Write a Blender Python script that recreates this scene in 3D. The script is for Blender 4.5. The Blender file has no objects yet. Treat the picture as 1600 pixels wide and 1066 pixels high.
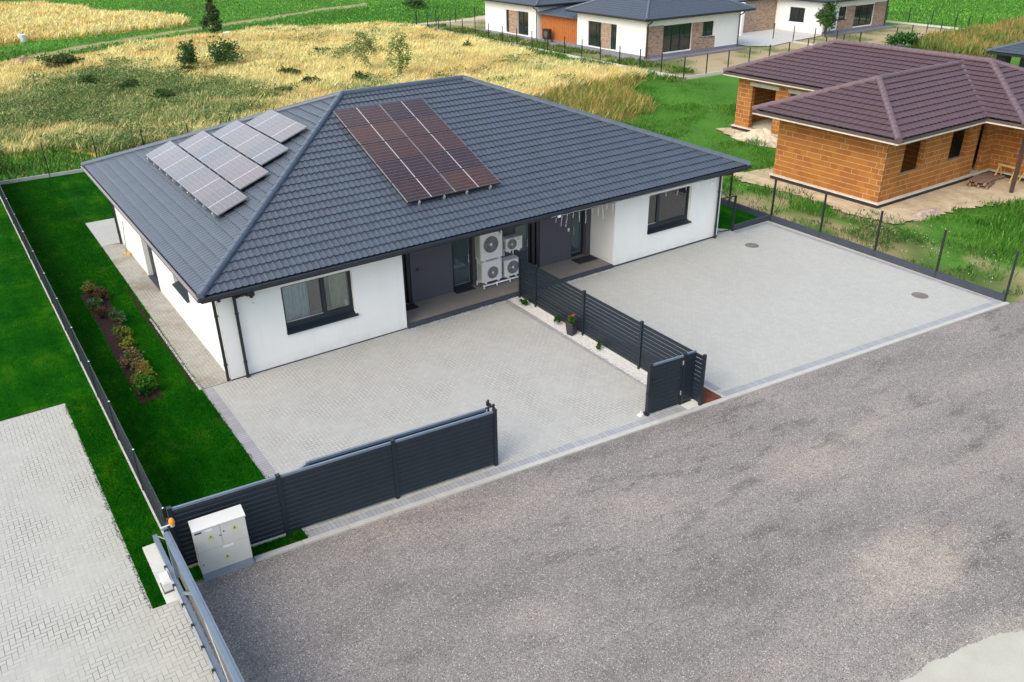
import bpy, math, random
import numpy as np
from mathutils import Vector, Matrix
random.seed(7)
RNG = np.random.default_rng(11)
C = bpy.context.scene.collection
SC = bpy.context.scene
R = math.radians
# ---------------------------------------------------------------- camera
cam = bpy.data.cameras.new('camera'); co = bpy.data.objects.new('camera', cam); C.objects.link(co)
YAW, PIT, ROL = 0.5980, -0.4773, -0.0145
f_ = Vector((math.sin(YAW)*math.cos(PIT), math.cos(YAW)*math.cos(PIT), math.sin(PIT)))
r0 = Vector((math.cos(YAW), -math.sin(YAW), 0)); u0 = r0.cross(f_)
r_ = math.cos(ROL)*r0 + math.sin(ROL)*u0; u_ = -math.sin(ROL)*r0 + math.cos(ROL)*u0
m = Matrix((( r_.x, u_.x, -f_.x, -5.0991), (r_.y, u_.y, -f_.y, -21.3849), (r_.z, u_.z, -f_.z, 11.7186), (0, 0, 0, 1)))
co.matrix_world = m
cam.sensor_width = 36; cam.sensor_fit = 'HORIZONTAL'; cam.lens = 1305.86/1600*36
cam.clip_start = .1; cam.clip_end = 6000
SC.camera = co
# ---------------------------------------------------------------- light
SUN_EL, SUN_AZ = R(44), math.atan2(-0.90, -0.24)      # azimuth measured from +y towards +x
w = bpy.data.worlds.new('World'); SC.world = w; w.use_nodes = True
nt = w.node_tree; nt.nodes.clear()
sky = nt.nodes.new('ShaderNodeTexSky'); sky.sky_type = 'NISHITA'; sky.sun_disc = False
sky.sun_elevation = SUN_EL; sky.sun_rotation = SUN_AZ
sky.air_density = 1.0; sky.dust_density = 3.5; sky.ozone_density = .3; sky.altitude = 100
bg = nt.nodes.new('ShaderNodeBackground'); bg.inputs[1].default_value = 0.15
wo = nt.nodes.new('ShaderNodeOutputWorld')
# unseen bright cloud patch added low in the north to whiten the left panels
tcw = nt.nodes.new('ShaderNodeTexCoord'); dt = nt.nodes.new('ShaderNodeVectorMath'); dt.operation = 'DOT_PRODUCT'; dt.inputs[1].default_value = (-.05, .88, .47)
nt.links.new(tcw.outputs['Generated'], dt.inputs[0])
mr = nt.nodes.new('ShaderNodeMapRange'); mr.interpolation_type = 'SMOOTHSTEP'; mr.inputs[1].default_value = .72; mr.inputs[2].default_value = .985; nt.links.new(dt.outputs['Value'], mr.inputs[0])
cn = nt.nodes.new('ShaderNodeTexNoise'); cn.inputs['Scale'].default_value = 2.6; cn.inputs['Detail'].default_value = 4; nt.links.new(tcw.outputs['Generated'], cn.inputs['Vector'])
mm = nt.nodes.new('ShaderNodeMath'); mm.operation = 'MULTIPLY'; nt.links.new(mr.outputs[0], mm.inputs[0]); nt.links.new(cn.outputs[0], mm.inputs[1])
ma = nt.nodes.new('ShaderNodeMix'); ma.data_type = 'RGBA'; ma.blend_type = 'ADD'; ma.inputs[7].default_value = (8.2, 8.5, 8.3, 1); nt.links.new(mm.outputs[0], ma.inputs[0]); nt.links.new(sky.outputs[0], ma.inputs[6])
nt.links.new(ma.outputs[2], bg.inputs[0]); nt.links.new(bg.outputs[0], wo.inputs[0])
sl = bpy.data.lights.new('sun', 'SUN'); sl.energy = 0.62; sl.angle = R(50); sl.color = (1, .945, .84)
so = bpy.data.objects.new('sun', sl); C.objects.link(so)
sd = Vector((math.sin(SUN_AZ)*math.cos(SUN_EL), math.cos(SUN_AZ)*math.cos(SUN_EL), math.sin(SUN_EL)))
so.rotation_euler = sd.to_track_quat('Z', 'Y').to_euler(); so.location = sd*60
SC.view_settings.view_transform = 'Standard'; SC.view_settings.look = 'None'
SC.view_settings.exposure = 0.84; SC.view_settings.gamma = 1.0; SC.view_settings.use_curve_mapping = False
SC.cycles.max_bounces = 6; SC.cycles.transparent_max_bounces = 12
# ---------------------------------------------------------------- node helpers
class X:
    """a float socket with arithmetic, building Math nodes"""
    def __init__(s, t, k): s.t, s.k = t, k
    def _n(s, op, *a):
        n = s.t.nodes.new('ShaderNodeMath'); n.operation = op
        for i, v in enumerate(a):
            if isinstance(v, X): s.t.links.new(v.k, n.inputs[i])
            else: n.inputs[i].default_value = v
        return X(s.t, n.outputs[0])
    def __add__(s, o): return s._n('ADD', s, o)
    __radd__ = __add__
    def __sub__(s, o): return s._n('SUBTRACT', s, o)
    def __rsub__(s, o): return s._n('SUBTRACT', o, s)
    def __mul__(s, o): return s._n('MULTIPLY', s, o)
    __rmul__ = __mul__
    def __truediv__(s, o): return s._n('DIVIDE', s, o)
    def floor(s): return s._n('FLOOR', s)
    def frac(s): return s._n('FRACT', s)
    def mod(s, v): return s._n('FLOORED_MODULO', s, v)
    def lt(s, v): return s._n('LESS_THAN', s, v)
    def gt(s, v): return s._n('GREATER_THAN', s, v)
    def min(s, v): return s._n('MINIMUM', s, v)
    def max(s, v): return s._n('MAXIMUM', s, v)
    def abs(s): return s._n('ABSOLUTE', s)
    def eq(s, v): return s._n('COMPARE', s, v, .1)
    def pow(s, v): return s._n('POWER', s, v)
class Mt:
    def __init__(s, name, rough=.7, metal=0., spec=.5):
        s.m = bpy.data.materials.new(name); s.m.use_nodes = True; s.t = s.m.node_tree
        s.b = s.t.nodes['Principled BSDF']; s.b.inputs['Roughness'].default_value = rough
        s.b.inputs['Metallic'].default_value = metal; s.b.inputs['Specular IOR Level'].default_value = spec
    def n(s, typ, **kw):
        n = s.t.nodes.new(typ)
        for k, v in kw.items(): setattr(n, k, v)
        return n
    def link(s, a, b): s.t.links.new(a.k if isinstance(a, X) else a, b)
    def pos(s, obj=False):
        if obj: v = s.n('ShaderNodeTexCoord').outputs['Object']
        else: v = s.n('ShaderNodeNewGeometry').outputs['Position']
        q = s.n('ShaderNodeSeparateXYZ'); s.link(v, q.inputs[0]); s.P = v
        return [X(s.t, o) for o in q.outputs]
    def comb(s, x, y, z=0):
        c = s.n('ShaderNodeCombineXYZ')
        for i, v in enumerate((x, y, z)):
            if isinstance(v, X): s.link(v, c.inputs[i])
            else: c.inputs[i].default_value = v
        return c.outputs[0]
    def noise(s, vec, scale, detail=3, rough=.55):
        n = s.n('ShaderNodeTexNoise'); s.link(vec, n.inputs['Vector'])
        n.inputs['Scale'].default_value = scale; n.inputs['Detail'].default_value = detail; n.inputs['Roughness'].default_value = rough
        return X(s.t, n.outputs[0])
    def white(s, vec):
        n = s.n('ShaderNodeTexWhiteNoise', noise_dimensions='3D'); s.link(vec, n.inputs['Vector'])
        return X(s.t, n.outputs['Value'])
    def voro(s, vec, scale, out='Color'):
        n = s.n('ShaderNodeTexVoronoi'); s.link(vec, n.inputs['Vector']); n.inputs['Scale'].default_value = scale
        return n.outputs[out]
    def ramp(s, x, stops):
        n = s.n('ShaderNodeValToRGB'); s.link(x, n.inputs[0]); e = n.color_ramp.elements
        while len(e) < len(stops): e.new(.5)
        for el, (p, c) in zip(e, stops):
            el.position = p; el.color = tuple(c) + (1,) if len(c) == 3 else c
        return n.outputs[0]
    def mix(s, f, a, b, mode='MIX'):
        n = s.n('ShaderNodeMix', data_type='RGBA', blend_type=mode)
        for i, v in ((0, f), (6, a), (7, b)):
            if isinstance(v, (int, float)): n.inputs[i].default_value = v
            elif isinstance(v, tuple): n.inputs[i].default_value = v + (1,)
            else: s.link(v, n.inputs[i])
        return n.outputs[2]
    def base(s, c): s.link(c, s.b.inputs['Base Color'])
    def bump(s, h, strength=.5, dist=.01):
        n = s.n('ShaderNodeBump'); n.inputs['Strength'].default_value = strength; n.inputs['Distance'].default_value = dist
        s.link(h, n.inputs['Height']); s.link(n.outputs[0], s.b.inputs['Normal'])
def mul(c, k): return tuple(min(1, v*k) for v in c)
def plain(name, c, rough=.6, metal=0, var=.12, scale=3, spec=.5, fine=0):
    M = Mt(name, rough, metal, spec); x, y, z = M.pos()
    n = M.noise(M.P, scale, 4)
    if fine: n = n*.6 + M.noise(M.P, fine, 2)*.4
    M.base(M.ramp(n, [(.3, mul(c, 1-var)), (.7, mul(c, 1+var))]))
    if fine: M.bump(M.noise(M.P, fine, 2), .15, .004)
    return M.m
def herring(name, c, joint, var=.1, stain=None, size=.1, jw=.05):
    M = Mt(name, .85, 0, .3); x, y, z = M.pos()
    u, v = x/size, y/size
    i, j = u.floor(), v.floor(); fx, fy = u.frac(), v.frac()
    k = (i-j).mod(4.)
    k0, k1, k2, k3 = k.eq(0), k.eq(1), k.eq(2), k.eq(3)
    d = (fx + k1*9).min(1-fx + k0*9).min(fy + k2*9).min(1-fy + k3*9)
    rnd = M.white(M.comb(i-k1, j-k2, 3))
    big = M.noise(M.P, .45, 4); med = M.noise(M.P, 2.2, 4); fin = M.noise(M.P, 70, 2)
    trk = M.noise(M.comb(x*1.3, y*.16), 1.4, 3)
    t = rnd*.20 + big*.34 + med*.18 + fin*.13 + trk*.15
    col = M.ramp(t, [(.3, mul(c, 1-var*1.6)), (.7, mul(c, 1+var*1.4))])
    if stain: col = M.mix((M.noise(M.P, .8, 5)-.50).max(0.)*3.2, col, stain)
    jm = d.lt(jw)*((M.noise(M.P, .9, 3)-.33)*3.2).max(.12).min(1.)
    spot = ((M.noise(M.P, 3.1, 3)-.70)*9).max(0.).min(1.)*.22
    col = M.mix(spot, col, joint)
    M.base(M.mix(jm, col, joint)); M.bump(d.min(.12), .5, .012)
    return M.m
def band(name, c, joint, along, size=.1, kx=0, var=.16, jw=.06):
    M = Mt(name, .85, 0, .3); x, y, z = M.pos()
    a = (x if along == 'x' else y)/size
    rnd = M.white(M.comb(a.floor(), 2, 5))
    t = rnd*.6 + M.noise(M.P, 1.2, 4)*.25 + M.noise(M.P, 80, 2)*.15
    col = M.ramp(t, [(.2, mul(c, 1-var)), (.8, mul(c, 1+var))])
    fr = a.frac(); M.base(M.mix(fr.min(1-fr).lt(jw), col, joint))
    return M.m
def leafmat(name, rough=.6, trans=.3):
    M = Mt(name, rough, 0, .08)
    a = M.n('ShaderNodeAttribute', attribute_name='col'); M.base(a.outputs['Color'])
    tr = M.n('ShaderNodeBsdfTranslucent'); M.link(a.outputs['Color'], tr.inputs[0])
    mx = M.n('ShaderNodeMixShader'); mx.inputs[0].default_value = trans
    M.link(M.b.outputs[0], mx.inputs[1]); M.link(tr.outputs[0], mx.inputs[2])
    M.link(mx.outputs[0], M.t.nodes['Material Output'].inputs[0]); return M.m
def glassmat(name, tint=(.85, .92, .92), ior=1.5):
    M = Mt(name); t = M.t
    tr = M.n('ShaderNodeBsdfTransparent'); tr.inputs[0].default_value = tint + (1,)
    gl = M.n('ShaderNodeBsdfGlossy'); gl.inputs['Roughness'].default_value = .02
    fr = M.n('ShaderNodeFresnel'); fr.inputs[0].default_value = ior
    mx = M.n('ShaderNodeMixShader'); M.link(X(t, fr.outputs[0])*2.0 + .04, mx.inputs[0])
    M.link(tr.outputs[0], mx.inputs[1]); M.link(gl.outputs[0], mx.inputs[2])
    M.link(mx.outputs[0], t.nodes['Material Output'].inputs[0]); return M.m
def blockwall(name, c1, c2, mortar, bw=.37, bh=.238, jw=.012, axis=True):
    """hollow clay block walling in world space: courses by z, bond by x+y"""
    M = Mt(name, .85, 0, .25); x, y, z = M.pos()
    row = ((z-.24)/bh).floor(); fz = ((z-.24)/bh).frac()
    a = (x+y)/bw + row*.5 + M.white(M.comb(row, 7, 1))*.0; fa = a.frac()
    rnd = M.white(M.comb(a.floor(), row, 4)); big = M.noise(M.P, 1.1, 3); fin = M.noise(M.P, 45, 2)
    t = rnd*.45 + big*.4 + fin*.15
    col = M.ramp(t, [(.25, c1), (.75, c2)])
    wob = M.noise(M.P, 6, 3)
    hz = fz.min(1-fz).lt(wob*.115-.005); gn = M.n('ShaderNodeNewGeometry'); sn = M.n('ShaderNodeSeparateXYZ'); M.link(gn.outputs['True Normal'], sn.inputs[0])
    south = X(M.t, sn.outputs[1]).abs().gt(.5); pr = .10 + south*.30 + y.lt(-1.0)*(1-south)*.5 + y.gt(3.35)*(1-south)*.5
    vt = fa.min(1-fa).lt(.034)*M.white(M.comb(a._n('ROUND', a), row, 9)).lt(pr)
    M.base(M.mix(hz.max(vt)*.85, col, mortar)); M.bump(fin, .3, .004); return M.m
def brickface(name, stops, mortar):
    M = Mt(name, .9, 0, .2); x, y, z = M.pos()
    row = (z/.075).floor(); fz = (z/.075).frac(); a = (x+y)/.24 + row*.5; fa = a.frac()
    rnd = M.white(M.comb(a.floor(), row, 2))
    col = M.ramp(rnd, stops)
    M.base(M.mix((fz.min(1-fz)*.075).min(fa.min(1-fa)*.24).lt(.006), col, mortar)); return M.m
# ---------------------------------------------------------------- materials
def render_mat():
    M = Mt('white_render', .92, 0, .15); x, y, z = M.pos()
    col = M.ramp(M.noise(M.P, 1.1, 5)*.7 + M.noise(M.P, 55, 2)*.3, [(.35, (.80, .81, .772)), (.6, (.84, .85, .812))])
    st = M.noise(M.comb(x*2.2, y*2.2, z*.35), 1.6, 4)
    col = M.mix((st-.58).max(0.).min(.25)*.9, col, (.60, .60, .55))
    dirt = ((.34-z)*2.6).max(0.).min(1.)*((M.noise(M.P, 3.2, 5, .65)-.34)*3).max(0.).min(1.)*.42
    M.base(M.mix(dirt, col, (.44, .42, .36))); M.bump(M.noise(M.P, 90, 2), .18, .004); return M.m
WHITE = render_mat()
ROOF = plain('slate_grey_tile', (.066, .084, .109), .46, var=.10, scale=2.5, spec=.55)
ROOFD = plain('slate_grey_cap', (.085, .112, .148), .4, var=.10, scale=4)
GUT = plain('graphite_gutter', (.014, .019, .025), .4, var=.1)
ANTH = plain('anthracite_metal', (.0105, .0185, .026), .45, var=.10, scale=2, spec=.5)
ANTHL = plain('anthracite_skylit', (.13, .18, .235), .35, var=.08)  # paler anthracite, skylight on the rails put into the colour
PORCH = plain('charcoal_render', (.085, .084, .098), .8, var=.08, fine=50)
DARK = plain('near_black', (.016, .017, .02), .5, var=.1)
SOFF = plain('soffit_dark', (.05, .045, .045), .7)
MATR = plain('rubber_mat', (.02, .022, .028), .9, fine=120)
CONC = plain('light_concrete', (.46, .46, .42), .9, var=.12, scale=2.5, fine=40)
CONCW = plain('pale_concrete_pad', (.56, .57, .52), .9, var=.10, scale=2, fine=30)
KERBD = plain('dark_concrete_kerb', (.045, .055, .075), .8, var=.2, scale=2, fine=40)
KERBT = plain('kerb_top', (.30, .33, .37), .8, var=.1, scale=3)
PAVE = herring('herringbone_pavers', (.425, .426, .388), (.17, .16, .14), .06, jw=.05)
PAVER = herring('herringbone_pavers_pale', (.432, .438, .398), (.29, .285, .26), .05, jw=.04)
PAVEN = herring('herringbone_pavers_weathered', (.435, .437, .39), (.13, .12, .095), .06, jw=.06)
PAVES = herring('herringbone_pavers_stained', (.345, .34, .30), (.14, .12, .075), .10, stain=(.17, .135, .06), jw=.07)
BANDX = band('soldier_course_x', (.335, .35, .36), (.22, .22, .22), 'x', .1, var=.09)
BANDY = band('soldier_course_y', (.33, .325, .33), (.20, .19, .185), 'y', .1, var=.10)
PFLOOR = plain('porch_tiles', (.24, .215, .19), .7, var=.15, scale=2, fine=20)
def asphalt():
    M = Mt('worn_chip_seal_asphalt', .9, 0, .25); x, y, z = M.pos()
    st = M.comb(x*.55 - y*.1, y*1.5 + x*.15, 0)
    big = M.noise(st, .16, 5, .6); med = M.noise(st, .8, 5, .65); sm = M.noise(M.P, 5, 3)
    t = big*.55 + med*.35 + sm*.10
    col = M.ramp(t, [(.34, (.150, .136, .124)), (.44, (.225, .208, .190)), (.55, (.270, .250, .226)), (.66, (.35, .315, .268))])
    bl = ((M.noise(st, 1.0, 7, .74)-.525)*11).max(0.).min(1.)*((M.noise(M.P, .24, 2)-.40)*6).max(0.).min(1.)
    col = M.mix(bl*.62, col, (.105, .092, .085)); pk = ((M.noise(st, .33, 4)-.54)*7).max(0.).min(.5); col = M.mix(pk, col, (.315, .282, .245))
    # sandy drift in front of the concrete road
    dx, dy = x-8.6, y+15.3
    sandm = (1.05 - (dx*dx*.22 + dy*dy*1.1) + (M.noise(M.P, 1.3, 6, .7)-.5)*3.2).max(0.).min(1.)*.8
    ed = y - (-16.95 - .17*(x-6.5)); s2 = ((.5 - ed*.9 + (M.noise(M.P, 2.2, 6, .7)-.5)*2.4)).max(0.).min(1.)*x.gt(4.2)*.75
    col = M.mix(sandm, col, (.385, .345, .28)); col = M.mix(s2, col, (.42, .39, .32))
    vc = M.n('ShaderNodeSeparateColor'); M.link(M.voro(M.P, 74), vc.inputs[0])
    v = X(M.t, vc.outputs[0]); v2 = X(M.t, vc.outputs[1])
    vd = M.n('ShaderNodeSeparateColor'); M.link(M.voro(M.P, 38), vd.inputs[0]); v3 = X(M.t, vd.outputs[0])
    g = M.ramp(v*.65 + v3*.35, [(.12, (.22, .21, .21)), (.5, (.5, .5, .5)), (.9, (.85, .84, .83))])
    col = M.mix(.66, col, g, 'OVERLAY')
    col = M.mix(v2.gt(.975), col, (.62, .61, .59)); col = M.mix(v2.lt(.05), col, (.07, .065, .06))
    M.base(col); M.bump(v*.6 + sm*.4, .6, .012); return M.m
ASPH = asphalt()
def soil(name, a, b, sc=2.):
    M = Mt(name, .95, 0, .15); M.pos(); n = M.noise(M.P, sc, 6, .65)
    M.base(M.ramp(n*.8 + M.noise(M.P, 40, 2)*.2, [(.35, a), (.65, b)])); M.bump(n, .5, .05); return M.m
SAND = soil('sandy_building_ground', (.40, .31, .18), (.62, .52, .36), 1.5)
BED = soil('dark_mulch', (.018, .010, .008), (.055, .032, .024), 12)
DIRT = soil('dirt', (.24, .17, .11), (.42, .31, .21), 2)
GRN = soil('green_ground', (.02, .07, .012), (.05, .125, .02), .6)
TRK = soil('track_earth', (.38, .30, .18), (.52, .43, .27), .8)
def lawnmat(name, a, b, cc):
    M = Mt(name, .9, 0, .02); x, y, z = M.pos()
    st = M.comb(x*2.2, y*.7, 0)
    t = M.noise(st, .55, 5, .6)*.5 + ((y*1.9+x*.1)._n('SINE', y*1.9+x*.1)*.03 + M.noise(M.P, 2.2, 5, .65)*.32) + M.noise(M.P, 60, 2)*.18
    M.base(M.ramp(t, [(.38, a), (.52, b), (.64, cc)])); M.bump(M.noise(M.P, 60, 2), .6, .02); return M.m
LAWN = lawnmat('mown_lawn', (.002, .048, .001), (.006, .082, .0015), (.035, .13, .003))
LEAF = leafmat('leaf_tinted'); BLADE = leafmat('grass_tinted', .7, .25)
WOOD = plain('brown_bark', (.10, .065, .04), .9, var=.3, scale=8)
STRAWG = None
BLOCK = blockwall('orange_clay_block', (.30, .112, .026), (.40, .165, .034), (.52, .37, .24))
LINT = plain('concrete_lintel', (.50, .49, .40), .9)
PURP = plain('plum_brown_tile', (.098, .060, .068), .55, var=.14, scale=3, fine=40)
PURPD = plain('plum_brown_cap', (.145, .098, .108), .55, var=.14, scale=5)
BLACKM = plain('bitumen_plinth', (.022, .022, .026), .8)
SLABW = plain('slab_edge', (.58, .55, .46), .9)
ORNG = plain('orange_clad', (.42, .135, .028), .6, var=.12, scale=3)
BRK = brickface('mixed_facing_brick', [(0, (.20, .12, .075)), (.4, (.34, .22, .14)), (.75, (.43, .31, .22)), (1, (.26, .20, .17))], (.42, .36, .30))
TERR = plain('grey_terrace', (.20, .20, .23), .8)
ACW = plain('off_white_casing', (.70, .70, .66), .45, var=.03)
ACG = plain('dark_grille', (.10, .10, .10), .5)
ACH = plain('grille_ring', (.30, .31, .30), .5)
CAB = plain('cabinet_grey', (.62, .63, .57), .55, var=.03)
CABT = plain('cabinet_top', (.62, .63, .58), .55, var=.02)
CABB = plain('cabinet_base', (.29, .33, .37), .7)
STK = plain('white_sticker', (.85, .86, .86), .5, var=.01)
YGR = plain('warning_yellow', (.50, .62, .06), .5, var=.02)
BLUE = plain('blue_sticker', (.02, .05, .16), .5)
REDM = plain('red_mark', (.45, .03, .05), .5)
STEEL = plain('galvanised', (.55, .57, .58), .35, metal=.6)
MOTOR = plain('motor_white', (.66, .67, .67), .4)
SKYB = plain('gate_panel_grey', (.13, .125, .128), .5)
AMB = plain('amber_plastic', (.85, .30, .01), .25, var=.05)
IRON = plain('cast_iron_cover', (.19, .165, .15), .7, var=.2, fine=30)
LAVA = plain('red_lava', (.19, .055, .03), .9, var=.4, scale=30)
WGRV = plain('white_gravel', (.62, .62, .59), .8, var=.1, scale=30)
STONE = plain('pale_chippings', (.44, .43, .40), .8, var=.3, scale=20)
CURT = plain('voile_curtain', (.66, .73, .75), .9, var=.12, scale=6)
CURY = plain('cream_curtain', (.58, .54, .36), .9, var=.12, scale=6)
ROOM = plain('room_wall', (.16, .14, .13), .9)
ROOMG = plain('room_grey', (.66, .62, .59), .9)
GLASS = glassmat('window_glass')
GLD = plain('dark_reflective_glass', (.020, .028, .028), .05, var=.3, scale=.7, spec=.9)
GLB = plain('porch_glass', (.05, .075, .08), .06, var=.2, scale=1, spec=.8)
PALL = plain('weathered_pallet', (.25, .16, .11), .85, var=.3, scale=6)
YWD = plain('yellow_timber', (.60, .42, .14), .7)
BRNW = plain('brown_post', (.06, .035, .03), .5)
PLW = plain('white_plastic', (.85, .86, .88), .4)
TERRA = plain('dark_pot', (.035, .035, .042), .5)
def pvmat():
    M = Mt('pv_cells', .12, 0, .7); x, y, z = M.pos(True)
    u, v = (x+.82)/.0835, (y+.49)/.1633
    fu, fv = u.frac(), v.frac()
    gl = (fu.min(1-fu)*.0835).lt(.0028); gv = (fv.min(1-fv)*.1633).lt(.006)
    fin = (fv*9).frac().lt(.13)
    oi = M.n('ShaderNodeObjectInfo'); rnd = X(M.t, oi.outputs['Random'])
    ti = rnd*.55 + M.white(M.comb(u.floor(), v.floor(), 0))*.2 + M.noise(M.P, 2, 3)*.25
    col = M.ramp(ti, [(.2, (.036, .022, .024)), (.5, (.062, .031, .024)), (.8, (.085, .040, .024))])
    col = M.mix(fin*.14, col, (.16, .13, .12)); col = M.mix(gl*.30, col, (.20, .17, .16)); col = M.mix(gv*.55, col, (.27, .23, .22))
    col = M.mix(x.abs().lt(.014), col, (.58, .57, .57))
    edge = (x.abs()-.846).max(y.abs()-.515).gt(0.); col = M.mix(edge, col, (.05, .05, .055))
    M.base(col); M.b.inputs['Coat Weight'].default_value = 1.; M.b.inputs['Coat Roughness'].default_value = .10; M.b.inputs['Coat IOR'].default_value = 1.38; M.b.inputs['Specular IOR Level'].default_value = .12; return M.m
PV = pvmat()
PVF = plain('pv_frame', (.34, .33, .34), .35, metal=.3)
PVK = plain('pv_dark_frame', (.03, .03, .035), .4)
# ---------------------------------------------------------------- mesh helpers
OFF = {}
class MB:
    def __init__(s): s.v, s.f, s.mi = [], [], []; s.cur = 0
    def add(s, vs, fs):
        b = len(s.v); s.v += [tuple(p) for p in vs]
        for f in fs: s.f.append(tuple(b+i for i in f)); s.mi.append(s.cur)
        return s
    def box(s, x0, y0, z0, x1, y1, z1):
        x0, x1 = min(x0, x1), max(x0, x1); y0, y1 = min(y0, y1), max(y0, y1); z0, z1 = min(z0, z1), max(z0, z1)
        return s.add([(x0,y0,z0),(x1,y0,z0),(x1,y1,z0),(x0,y1,z0),(x0,y0,z1),(x1,y0,z1),(x1,y1,z1),(x0,y1,z1)],
                     [(0,3,2,1),(4,5,6,7),(0,1,5,4),(1,2,6,5),(2,3,7,6),(3,0,4,7)])
    def bar(s, p, q, w, h, up=(0, 0, 1), z0=None):
        """box along p-q, width w sideways, height h centred on the line"""
        p, q = Vector(p), Vector(q); d = (q-p).normalized(); sd_ = d.cross(Vector(up)).normalized(); u = sd_.cross(d)
        a, b = sd_*w/2, u*h/2
        vs = [p-a-b, p+a-b, p+a+b, p-a+b, q-a-b, q+a-b, q+a+b, q-a+b]
        return s.add(vs, [(0,1,2,3)[::-1],(4,5,6,7),(0,1,5,4),(1,2,6,5),(2,3,7,6),(3,0,4,7)])
    def cyl(s, p, q, r, n=10, r2=None, cap=True):
        p, q = Vector(p), Vector(q); d = (q-p).normalized()
        a = d.orthogonal().normalized(); b = d.cross(a); r2 = r if r2 is None else r2
        vs = []
        for c, rr in ((p, r), (q, r2)):
            for i in range(n):
                t = 2*math.pi*i/n; vs.append(c + a*math.cos(t)*rr + b*math.sin(t)*rr)
        fs = [(i, (i+1) % n, n+(i+1) % n, n+i) for i in range(n)]
        if cap: fs += [tuple(range(n))[::-1], tuple(range(n, 2*n))]
        return s.add(vs, fs)
    def tube(s, pts, r, n=8):
        for a, b in zip(pts, pts[1:]): s.cyl(a, b, r, n)
        return s
    def prism(s, poly, z0, z1):
        n = len(poly); vs = [(x, y, z0) for x, y in poly] + [(x, y, z1) for x, y in poly]
        return s.add(vs, [tuple(range(n))[::-1], tuple(range(n, 2*n))] + [(i, (i+1) % n, n+(i+1) % n, n+i) for i in range(n)])
    def sheet(s, poly, z): return s.add([(x, y, z) for x, y in poly], [tuple(range(len(poly)))])
    def wall(s, axis, c, thick, a0, a1, z0, z1, ops=()):
        """wall in plane axis=c ('x' or 'y'), body extends to c+thick, with rectangular openings (a0,a1,z0,z1)"""
        A = sorted({a0, a1, *[o[0] for o in ops], *[o[1] for o in ops]}); Z = sorted({z0, z1, *[o[2] for o in ops], *[o[3] for o in ops]})
        P = (lambda a, d, z: (c+d, a, z)) if axis == 'x' else (lambda a, d, z: (a, c+d, z))
        solid = lambda a, z: not any(o[0] < a < o[1] and o[2] < z < o[3] for o in ops) and a0 < a < a1 and z0 < z < z1
        for i in range(len(A)-1):
            for j in range(len(Z)-1):
                aa, ab, za, zb = A[i], A[i+1], Z[j], Z[j+1]; ma, mz = (aa+ab)/2, (za+zb)/2
                if not solid(ma, mz): continue
                for d in (0, thick): s.add([P(aa,d,za),P(ab,d,za),P(ab,d,zb),P(aa,d,zb)], [(0,1,2,3)])
                for (na, nz, e) in ((ma-(ab-aa)/2-1e-4, mz, 0), (ma+(ab-aa)/2+1e-4, mz, 1), (ma, mz-(zb-za)/2-1e-4, 2), (ma, mz+(zb-za)/2+1e-4, 3)):
                    if solid(na, nz) or not (a0 < na < a1 and z0 < nz < z1): continue
                    q = [[(aa,za),(aa,zb)],[(ab,za),(ab,zb)],[(aa,za),(ab,za)],[(aa,zb),(ab,zb)]][e]
                    s.add([P(q[0][0],0,q[0][1]),P(q[1][0],0,q[1][1]),P(q[1][0],thick,q[1][1]),P(q[0][0],thick,q[0][1])], [(0,1,2,3)])
        return s
    def build(s, name, mat, parent=None, local=False, label=None):
        me = bpy.data.meshes.new(name); off = Vector((0, 0, 0)) if (local or parent is None) else OFF[parent.name]
        me.from_pydata([(a-off.x, b-off.y, c-off.z) for a, b, c in s.v], [], s.f)
        for mm in (mat if isinstance(mat, list) else [mat]): me.materials.append(mm)
        if isinstance(mat, list): me.polygons.foreach_set('material_index', s.mi)
        me.update(); return link(me, name, parent, label)
def link(me, name, parent=None, label=None):
    o = bpy.data.objects.new(name, me); C.objects.link(o)
    if parent is not None: o.parent = parent; OFF[o.name] = OFF.get(parent.name, Vector((0, 0, 0)))
    if label: o['label'] = label
    return o
def thing(name, label, cat, loc=(0, 0, 0), rz=0, group=None):
    o = bpy.data.objects.new(name, None); o.empty_display_size = .3; C.objects.link(o); o.location = loc; o.rotation_euler = (0, 0, rz)
    o['label'] = label; o['category'] = cat; OFF[o.name] = Vector(loc)
    if group: o['group'] = group
    return o
def tag(o, label, cat, group=None):
    o['label'] = label; o['category'] = cat
    if group: o['group'] = group
    return o
def struct(name, mb, mat, kind='structure', label=None):
    o = mb.build(name, mat); o['kind'] = kind
    if label: o['label'] = label
    return o
def dup(root, loc, label, rz=None):
    r = root.copy(); C.objects.link(r); r.location = loc; r['label'] = label
    if rz is not None: r.rotation_euler = (0, 0, rz)
    for ch in list(root.children):
        c = ch.copy(); C.objects.link(c); c.parent = r
        for g in ch.children:
            d = g.copy(); C.objects.link(d); d.parent = c
    return r
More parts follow.
